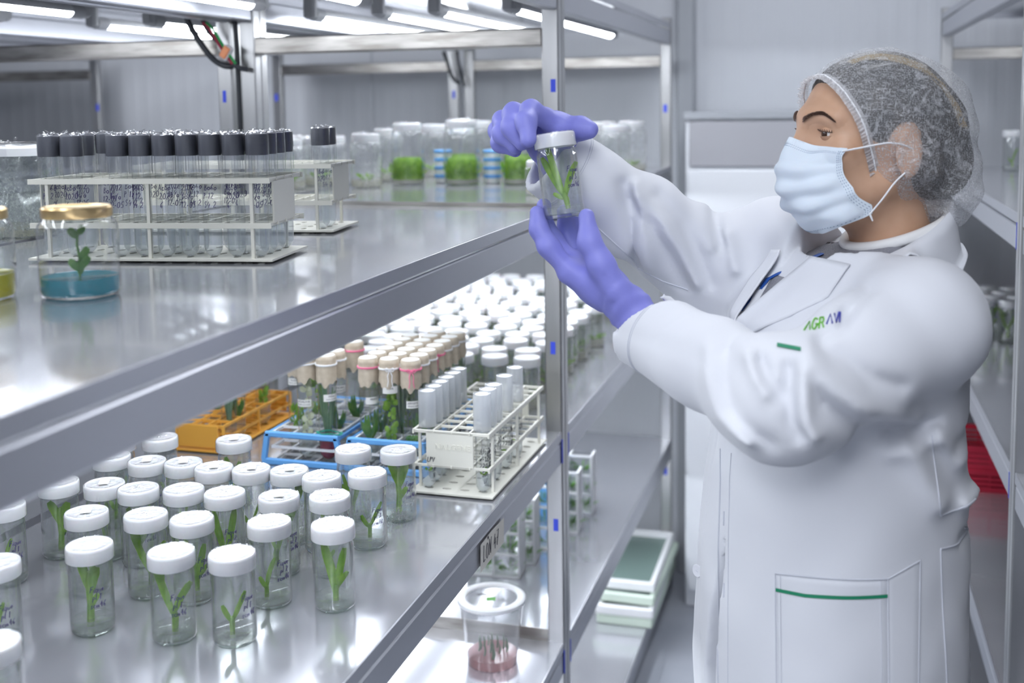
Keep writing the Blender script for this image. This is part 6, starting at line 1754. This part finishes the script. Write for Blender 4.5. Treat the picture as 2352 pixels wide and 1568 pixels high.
for c_ in ([0.3956, 1.4088, 1.0735], [0.3972, 1.3972, 0.9839]):
    seam((Vector(c_)+Vector((0, 0, .009)), Vector(c_)-Vector((0, 0, .009))), 'buttonhole', .0011, off=.0006)
# stitched cuff folds
for (CU, E_, r0) in ((CUFL, EL, .0495), (CUFR, ER, .0545)):
    ax = Vector(CU-E_).normalized(); u_ = ax.orthogonal().normalized(); v_ = ax.cross(u_)
    for back in (.030, .033):
        pts = []
        for k in range(49):
            a = 2*pi*k/48; c0 = Vector(CU)-ax*back; q = c0+(u_*cos(a)+v_*sin(a))*.09
            h = COATT.ray_cast(q, (c0-q).normalized()); pts.append((h[0] if h[0] else c0)+(q-c0).normalized()*.0003)
        pmb(MB().tube(pts, .0008 if back < .031 else .0005, 5), 'cuff_seam', 'coat_thread', coat)
# collar: stand and fall round the neck, from tip to tip
def neck_pt(a, r, du, f0=-.042): 
    f_ = f0+r*cos(a); return Vector(hw(f_, r*sin(a)*1.02, -.166-.60*f_+du))
vs = []; fs = []; NA = 64
for i in range(NA+1):
    a = radians(28+304*i/NA); k = abs(i/NA*2-1)           # k = 1 at the tips
    ring = [neck_pt(a, .066, -.016), neck_pt(a, .0685, .006), neck_pt(a, .073, .009)]
    wdt = .018+.024*k**2
    for j in range(1, 7):
        t = j/6; q = neck_pt(a, .073+wdt*t, .009)
        dn = f_chest(np.array([[q.x, q.y, q.z]], np.float32))[0]
        # settle on the coat: march down to just above it
        lo_ = q.copy(); z_ = q.z
        for _ in range(40):
            dv = float(f_chest(np.array([[q.x, q.y, z_]], np.float32))[0])
            if dv < .0062: break
            z_ -= max(dv*.6, .0005)
        sag = min(1, t*1.6)
        ring.append(Vector((q.x, q.y, q.z*(1-sag)+max(z_, q.z-.075)*sag+.0015*sin(i*.9))))
    vs += [tuple(p) for p in ring]
m_ = 9
for i in range(NA):
    for j in range(m_-1): fs.append((i*m_+j, (i+1)*m_+j, (i+1)*m_+j+1, i*m_+j+1))
cl = pmb(MB().add(vs, fs), 'collar', 'coat', coat, True, 180); md = cl.modifiers.new('s', 'SOLIDIFY'); md.thickness = .0022; md.offset = 0
# lapels: patches in chest coordinates (lateral v, height z) laid on the front
def chest_pt(v, z, off):
    g = lambda i: float(np.interp(z, TORSO[:, 0], TORSO[:, i])); th_ = radians(g(5)); fx, fy = -sin(th_), -cos(th_)
    o = np.array([g(1)+fx*.30-fy*v, g(2)+fy*.30+fx*v, z], np.float32); p = hb_ray(o, (-fx, -fy, 0), f_chest, .5)
    return Vector(p)+Vector((fx, fy, .15)).normalized()*off
for s_ in (1, -1):
    fold_ = [(-.006, 1.298), (-.006+.004*s_, 1.318), (-.006+.014*s_, 1.345), (-.006+.024*s_, 1.372), (-.006+.036*s_, 1.400)]
    outr = [(-.006, 1.294), (.028*s_, 1.306), (.060*s_, 1.328), (.090*s_, 1.358), (.080*s_, 1.396)]
    F_ = resample([Vector((a, 0, b_)) for a, b_ in fold_], .004); O_ = resample([Vector((a, 0, b_)) for a, b_ in outr], .004)
    n = 26; vs = []; fs = []
    pick = lambda L_, t: L_[0].lerp(L_[0], 0) if t <= 0 else (L_[-1] if t >= 1 else L_[int(t*(len(L_)-1))].lerp(L_[int(t*(len(L_)-1))+1], t*(len(L_)-1)-int(t*(len(L_)-1))))
    for i in range(n+1):
        a, b_ = pick(F_, i/n), pick(O_, i/n)
        for j in range(11):
            t = j/10; q = a.lerp(b_, t); off = .0090*(1-t)+.0040*t+.0035*math.exp(-(t/.16)**2)+.0015*sin(7*t+i*.25)
            vs.append(tuple(chest_pt(q.x, q.z, off*(1.0 if s_ > 0 else .8))))
    for i in range(n):
        for j in range(10): fs.append((i*11+j, (i+1)*11+j, (i+1)*11+j+1, i*11+j+1) if s_ > 0 else (i*11+j, i*11+j+1, (i+1)*11+j+1, (i+1)*11+j))
    lp = pmb(MB().add(vs, fs), 'lapel', 'coat', coat, True, 180); md = lp.modifiers.new('s', 'SOLIDIFY'); md.thickness = .0022; md.offset = 0
    pmb(MB().tube([Vector(vs[i*11+9]) for i in range(n+1)], .0005, 4), 'lapel_stitch', 'coat_thread', lp)
# embroidered name on the chest
LB = [(.4945, 1.2921, 1.3437), (.5053, 1.294, 1.3453), (.5165, 1.2957, 1.3474), (.5278, 1.2971, 1.3491), (.5389, 1.3056, 1.3494)]
LT = [(.4950, 1.3220, 1.3515), (.5053, 1.3246, 1.353), (.517, 1.3154, 1.3572), (.5283, 1.315, 1.3597), (.5397, 1.3302, 1.3589)]
def logo_pt(s_, t_):
    a = min(max(s_, 0), .9999)*4; i_ = int(a); w_ = a-i_
    p = Vector(LB[i_]).lerp(Vector(LB[i_+1]), w_).lerp(Vector(LT[i_]).lerp(Vector(LT[i_+1]), w_), t_)+Vector((0, -.004, .003))
    h = COATT.find_nearest(p); n = h[1] if h[1].y < 0 or h[1].z > .3 else -h[1]
    return h[0]+n*.0011
def embroider(chars, s0, ds, t0, mt):
    mb = MB(); x = 0.0
    for ch in chars:
        wd, ss = EMB[ch]
        for st_ in ss: mb.tube([logo_pt(s0+ds*(x+px), t0+.82*py) for px, py in st_], .0010, 5)
        x += wd
    return pmb(mb, 'embroidered_letters', mt, coat)
EMB = {'^': (1.0, [[(0, 0), (.40, 1), (.80, 0)]]), 'G': (1.0, [arc(.40, .5, .38, .5, 50, 300, 12)+[(.78, .42), (.45, .42)]]), 'R': (.8, [[(0, 0), (0, 1), (.40, .98), (.52, .74), (.40, .5), (0, .48)], [(.3, .48), (.55, 0)]]), 'V': (.95, [[(0, 1), (.40, 0), (.80, 1)]]), 'I': (.3, [[(.05, 0), (.05, 1)]])}
embroider('^GR', .02, .18, .0, 'logo_green')
embroider('^VI', .56, .18, .16, 'logo_blue')
